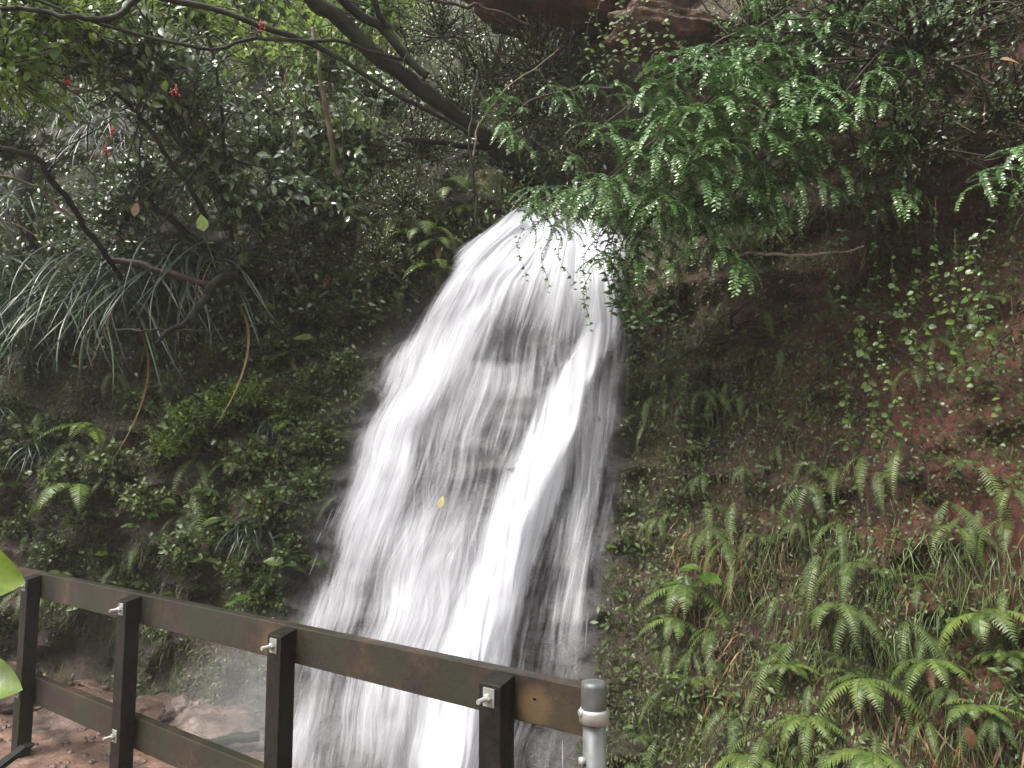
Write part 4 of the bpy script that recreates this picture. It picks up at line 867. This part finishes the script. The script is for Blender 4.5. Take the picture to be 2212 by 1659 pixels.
spray_shrub('overhanging_shrub', 'lower left boughs of small leaves dipping in front of the white water', [
  [(1600, 430, 4.1), (1640, 480, 4.0), (1660, 500, 4.0)], [(1480, 470, 4.2), (1530, 500, 4.1), (1560, 560, 4.05)], [(1560, 330, 4.5), (1430, 380, 4.5), (1310, 410, 4.5), (1180, 440, 4.6)],
  [(1600, 400, 4.3), (1500, 440, 4.2), (1520, 500, 4.1), (1560, 540, 4.1)],
  [(1500, 400, 4.5), (1420, 450, 4.5), (1360, 520, 4.5), (1345, 600, 4.5)],
  [(1480, 430, 4.4), (1390, 450, 4.4), (1300, 460, 4.5), (1220, 480, 4.6)],
  [(1640, 330, 4.3), (1680, 380, 4.2), (1680, 430, 4.2)]], 15, .85)
spray_shrub('overhanging_shrub', 'small leaved boughs hanging over the right side of the waterfall lip', [
  [(1640, 380, 4.3), (1560, 430, 4.3), (1480, 440, 4.3), (1420, 470, 4.4)], [(1650, 420, 4.2), (1600, 460, 4.15), (1560, 470, 4.1)], [(1560, 360, 4.6), (1460, 400, 4.6), (1360, 420, 4.7), (1260, 450, 4.8), (1150, 480, 4.9)],
  [(1500, 330, 4.7), (1400, 380, 4.7), (1300, 400, 4.8), (1200, 420, 4.9), (1100, 450, 5.0)], [(1480, 440, 4.5), (1400, 480, 4.5), (1370, 520, 4.5)]], 17, .8)
spray_shrub('overhanging_shrub', 'middle boughs of shiny paired leaves between the clay ledge and the white water', [
  [(1700, 200, 4.1), (1620, 280, 4.0), (1540, 330, 3.9), (1450, 380, 3.9), (1400, 420, 4.0)], [(1660, 120, 4.3), (1540, 210, 4.1), (1430, 290, 4.0), (1340, 360, 4.0), (1250, 420, 4.1)],
  [(1740, 250, 4.2), (1720, 330, 4.1), (1640, 420, 4.0)], [(1620, 60, 4.5), (1500, 120, 4.5), (1390, 170, 4.4)]], 9, .9)
spray_shrub('overhanging_shrub', 'single arching bough of paired leaves left of the hanging shrub', [[(1330, 190, 4.4), (1240, 195, 4.35), (1160, 215, 4.3), (1110, 250, 4.3), (1075, 300, 4.3)]], 16, .6)
spray_shrub('overhanging_shrub', 'dark small leaved shrub covering the upper right bank', [
  [(2080, -40, 4.0), (1960, 60, 3.9), (1860, 160, 3.9), (1780, 260, 4.0)], [(1900, -40, 4.3), (1800, 40, 4.2), (1700, 60, 4.3)],
  [(1960, 20, 4.1), (1900, 100, 4.0), (1820, 340, 4.1)], [(1800, 150, 4.3), (1840, 300, 4.2), (1830, 430, 4.3)], [(2100, 60, 4.0), (2040, 160, 3.95), (1990, 240, 4.0)], [(1900, 220, 4.1), (1880, 330, 4.1), (1900, 420, 4.1)]], 11, .75)
spray_shrub('overhanging_shrub', 'small leaved bough reaching in from the right edge', [[(2300, 300, 3.3), (2200, 330, 3.3), (2120, 345, 3.35)], [(2290, 380, 3.3), (2200, 385, 3.35), (2080, 390, 3.4)], [(2300, 450, 3.4), (2180, 430, 3.5)]], 9, .7)

# creepers: thin strings of round leaves
def make_creeper(L, n, ls, mat='creep', tm=ROUND):
    root = empty('creeper'); s = np.linspace(0, 1, 16); p = np.stack([.05 * np.sin(s * 5) + .12 * L * s * rng.normal(), .03 * np.sin(s * 4 + 1), -L * s], -1)
    g = Geo(); g.tube(p, np.linspace(.0025, .001, 16), 4, t=.1, cap=False); g.build('stem', M['twig'], root)
    i = np.repeat(np.clip(np.linspace(.5, 15, n) + rng.normal(size=n) * .45, 0, 15), 2); q = np.stack([np.interp(i, np.arange(16), p[:, k]) for k in range(3)], -1); sg = np.tile([-1, 1], n)
    d = unit(np.stack([sg * 1., rng.normal(size=2 * n) * .3 + .1, -.3 + rng.normal(size=2 * n) * .3], -1)); nn = unit(np.stack([rng.normal(size=2 * n) * .3, np.full(2 * n, .8), .6 + rng.normal(size=2 * n) * .3], -1))
    g = Geo(); kp = rng.random(2 * n) < .86; d, nn, q = d[kp], nn[kp], q[kp] + rng.normal(size=(kp.sum(), 3)) * .008; g.inst(*tm, frames(d, nn), q, ls * rng.uniform(.5, 1.25, kp.sum()), .1 + .8 * rng.random(kp.sum())); g.build('leaves', M[mat], root); return root
CR = [make_creeper(.45, 11, .036), make_creeper(.7, 19, .033), make_creeper(.3, 8, .034), make_creeper(.42, 16, .03, 'myrtle', OVAL)]
CW = ['pale creeper', 'long round leaved creeper', 'short round leaved creeper', 'dark tiny leaved creeper']
for (k, u, v, Y, s) in [(3, 1285, 520, 4.5, 1.), (3, 1275, 590, 4.4, .8), (3, 1345, 560, 4.5, 1.1), (3, 1335, 500, 4.5, 1.2), (3, 1360, 540, 4.5, 1.), (3, 1190, 520, 4.8, .8), (3, 1215, 515, 4.8, .8), (3, 1130, 495, 4.8, .8), (3, 1310, 480, 4.5, 1.1), (0, 1275, 620, 4.3, .4), (3, 1370, 470, 4.4, 1.4), (3, 1350, 500, 4.4, 1.3), (3, 1385, 500, 4.4, 1.3), (3, 1360, 450, 4.4, 1.5), (3, 1400, 520, 4.4, 1.2), (3, 1330, 470, 4.5, 1.2), (3, 1375, 540, 4.4, 1.2), (3, 1340, 540, 4.4, 1.1), (3, 1395, 460, 4.4, 1.5),
    (1, 1960, 420, 4.0, 1.1), (1, 1920, 560, 3.9, 1.), (0, 1975, 640, 3.8, 1.), (1, 1850, 690, 3.9, 1.2), (0, 1835, 800, 3.9, 1.), (0, 1890, 840, 3.9, .9), (1, 2050, 500, 3.7, 1.), (0, 2030, 560, 3.7, 1.), (1, 2100, 520, 3.6, 1.), (0, 2140, 600, 3.5, 1.), (2, 1990, 700, 3.8, 1.),
    (2, 1760, 250, 4.2, 1.), (2, 1740, 280, 4.2, 1.), (0, 1300, 0, 4.6, 1.), (0, 1370, 20, 4.5, .9), (2, 1410, 40, 4.5, 1.), (0, 1445, -10, 4.5, 1.), (2, 1340, 30, 4.5, 1.), (0, 1390, -30, 4.5, 1.1), (0, 1280, 30, 4.6, .9), (1, 1350, -20, 4.6, .8), (0, 1400, 0, 4.6, .9), (2, 1460, 20, 4.6, 1.), (0, 1320, 60, 4.6, .7), (2, 1430, 70, 4.6, .8), (2, 1480, 90, 4.5, .8),
    (2, 1820, 420, 4.2, 1.), (0, 2080, 660, 3.6, .9), (2, 2160, 700, 3.5, .9), (0, 1870, 620, 4.0, .9), (2, 2000, 600, 3.8, 1.), (1, 2010, 430, 3.8, .9), (2, 1700, 300, 4.3, 1.), (2, 2120, 780, 3.5, .9), (3, 1450, 640, 4.9, .9), (3, 1480, 700, 4.8, .9), (2, 1500, 620, 4.7, .8), (3, 1560, 600, 4.6, .9), (0, 1850, 760, 3.9, .9), (1, 1900, 700, 3.8, .8), (2, 1930, 860, 3.7, .9), (3, 1700, 640, 4.3, .9), (3, 2060, 560, 3.7, 1.1), (3, 1900, 440, 4.0, 1.1), (3, 2150, 480, 3.5, 1.1), (0, 2180, 540, 3.4, .8), (3, 1820, 500, 4.1, 1.)]:
    o = place(CR[k], 'cr%d' % k, P(u, v, Y), np.array([0, -1, 0.]), s); o.rotation_euler.z += 0; THINGS.append((o, CW[k], 'creeper', 'hanging creepers', u, v + 40))

# ------------------------------------------------------------------ single leaves and berries
def one_leaf(name, u, v, Y, L, tm, mat, d, n, label, t=.7, cat='leaf', group=None):
    g = Geo(); g.inst(*tm, frames(np.array([d], float), np.array([n], float)), np.zeros((1, 3)), L, np.array([t])); o = g.build(name, M[mat]); p = P(u, v, Y) if Y else onto(u, v)[0] + np.array([0, -.3, .05]); o.location = Vector([float(q) for q in p]); tag(o, label, cat, group); return o
YL = leaf_mat('yellow_leaf', [(0, (.5, .42, .05)), (1, (.65, .55, .08))], .3, .2); M['yellow'] = YL
one_leaf('fallen_leaf', 958, 1108, None, .085, LEAF, 'yellow', (.25, 0, 1), (0, -1, .2), 'yellow fallen leaf caught in the middle of the waterfall', cat='fallen leaf')
one_leaf('fallen_leaf', 2088, 1570, 3.05, .10, LEAF, 'dead', (.35, 0, -1), (0, -1, .4), 'orange dead leaf low on the right bank', .6, cat='fallen leaf')
one_leaf('fallen_leaf', 2160, 128, 3.5, .12, LEAF, 'dead', (1, 0, -.05), (0, -.8, .7), 'pale dead leaf lying near the top right corner', 1.1, cat='fallen leaf')
one_leaf('fallen_leaf', 1560, 1700, 3.5, .06, LEAF, 'dead', (0, 0, 1), (0, -1, .2), 'pale dead leaf on the bank right of the pipe', 1., cat='fallen leaf')
one_leaf('fallen_leaf', 290, 468, 5.0, .11, LEAF, 'dead', (.1, 0, 1), (.3, -1, 0), 'brown dead leaf hanging in the upper left shrubs', .5, cat='fallen leaf')
one_leaf('fallen_leaf', 440, 500, 5.0, .13, OVAL, 'bright', (-.2, 0, 1), (.3, -1, .1), 'large yellow green leaf above the driftwood', .9, cat='leaf')
bl = empty('broad_leaved_plant', P(-60, 1420, 1.35)); 
for (u, v, L, d, n, tt) in [(-118, 1235, .125, (1, 0, -.12), (.05, -1, .35), .75), (-105, 1478, .11, (1, 0, -.02), (0, -.75, .8), .6)]:
    g = Geo(); big = leaf_t(1, .85, 12, .14, .12, .85); g.inst(*big, frames(np.array([d], float), np.array([n], float)), (P(u, v, 1.3) - np.array(bl.location))[None], L * 1.05, np.array([tt])); g.build('leaf', M['bright'], bl)
g = Geo(); g.tube(np.array([P(-75, 1235, 1.3), P(-110, 1350, 1.32), P(-90, 1480, 1.34), P(-70, 1700, 1.35)]) - np.array(bl.location), .003, 6); g.build('stem', M['fern'], bl)
tag(bl, 'close bright green broad leaves poking in at the left edge', 'plant')
m, t_, b_, o_ = newmat('red_berry'); b_.inputs['Base Color'].default_value = (.36, .012, .01, 1); b_.inputs['Roughness'].default_value = .2; M['berry'] = m
for (u, v, lab) in [(150, 185, 'red berries at the far upper left'), (240, 288, 'largest cluster of red berries in the upper left shrubs'), (225, 328, 'lower red berry cluster beneath the largest one'), (380, 200, 'red berries beside the diagonal stems'), (562, 58, 'red berries near the bright gap')]:
    g = Geo(); c = P(u, v, 4.4)
    for k in range(5):
        q = rng.normal(size=3) * .016; a = np.linspace(0, math.pi, 6); g.tube(np.stack([0 * a, 0 * a, -.007 * np.cos(a)], -1) + q, .007 * np.sin(a) + .0004, 8); g.tube([q, q * .4 + [0, 0, .02], [0, 0, .05]], .0015, 4)
    o = g.build('berry_cluster', m); o.location = Vector([float(x) for x in c]); tag(o, lab + ' hanging in the leaves', 'berries', 'red berry clusters')

# ------------------------------------------------------------------ damp spray-filled air
g = Geo(); g.box((-4, 5, 4.5), np.eye(3), (14.2, 14.5, 6.8)); m, t_, b_, o_ = newmat('damp_air'); t_.nodes.remove(b_)
pv = t_.nodes.new('ShaderNodeVolumePrincipled'); pv.inputs['Density'].default_value = .0024; pv.inputs['Color'].default_value = (.97, .95, .92, 1); t_.links.new(pv.outputs[0], o_.inputs['Volume'])
tag(g.build('haze', m, smooth=False), 'thin spray mist hanging in the air of the gully', 'haze', kind='stuff')
sc.cycles.volume_bounces = 1

# mist where the water lands
p = P(560, 1540, 4.75); o = rock_geo(.85, 1., 4, 40).build('spray_mist', None); o.location = Vector([float(q) for q in p])
m, t_, b_, o_ = newmat('landing_mist'); t_.nodes.remove(b_); pv = t_.nodes.new('ShaderNodeVolumePrincipled'); pv.inputs['Color'].default_value = (.93, .95, .97, 1)
tc = N(t_, 'ShaderNodeTexCoord'); vl = N(t_, 'ShaderNodeVectorMath', operation='LENGTH'); t_.links.new(tc.outputs['Object'], vl.inputs[0])
mr = N(t_, 'ShaderNodeMapRange'); t_.links.new(vl.outputs['Value'], mr.inputs[0]); mr.inputs[1].default_value = .62; mr.inputs[2].default_value = .05; mr.inputs[3].default_value = 0; mr.inputs[4].default_value = .5
t_.links.new(mr.outputs[0], pv.inputs['Density']); t_.links.new(pv.outputs[0], o_.inputs['Volume']); o.data.materials.append(m)
tag(o, 'soft white mist where the water lands beside the boulders', 'mist', kind='stuff')

# ------------------------------------------------------------------ labels that single things out
LM = [('the driftwood fork', 470, 620), ('the leaning trunk', 900, 190), ('the lip of the waterfall', 1180, 500), ('the foot of the waterfall', 620, 1500), ('the second fence post', 279, 1280), ('the first fence post', 72, 1230), ('the third fence post', 605, 1340),
      ('the long pale stick', 1730, 548), ('the root tangle', 1590, 715), ('the steel pipe', 1283, 1470), ('the orange clay ledge', 1330, 40), ('the pale slender stem', 705, 230), ('the orange dead leaf', 2088, 1590), ('the top left corner', 0, 0), ('the top right corner', 2212, 0),
      ('the bottom right corner', 2212, 1659), ('the white water', 1100, 1000), ('the right edge', 2212, 850), ('the left edge', 0, 900), ('the sapling stem', 475, 230), ('the diagonal stems', 330, 300), ('the berry clusters', 235, 300), ('the fallen dark branch', 110, 385)]
from collections import defaultdict
grp = defaultdict(list)
for (o, words, cat, group, u, v) in THINGS:
    d = [math.hypot(u - a, v - b) for (_, a, b) in LM]; j = int(np.argmin(d)); nm, a, b = LM[j]; du, dv = u - a, v - b
    hz = 'right' if du > 0 else 'left'; vt = 'below' if dv > 0 else 'above'
    rel = vt if abs(dv) > 2.2 * abs(du) else (hz + ' of' if abs(du) > 2.2 * abs(dv) else vt + ' and ' + hz + ' of')
    grp[(words, rel, nm)].append((d[j], o, cat, group))
ORD = ['nearest to it', 'second nearest to it', 'third nearest to it', 'fourth nearest to it', 'fifth nearest to it', 'sixth nearest to it', 'seventh nearest to it', 'eighth nearest to it', 'ninth nearest to it', 'tenth nearest to it']
for (words, rel, nm), L in grp.items():
    L.sort(key=lambda q: q[0])
    for i, (d, o, cat, group) in enumerate(L):
        lab = words + ' ' + rel + ' ' + nm + (', ' + ORD[min(i, 9)].replace(' to it', '') if len(L) > 1 else ''); tag(o, lab, cat, group)
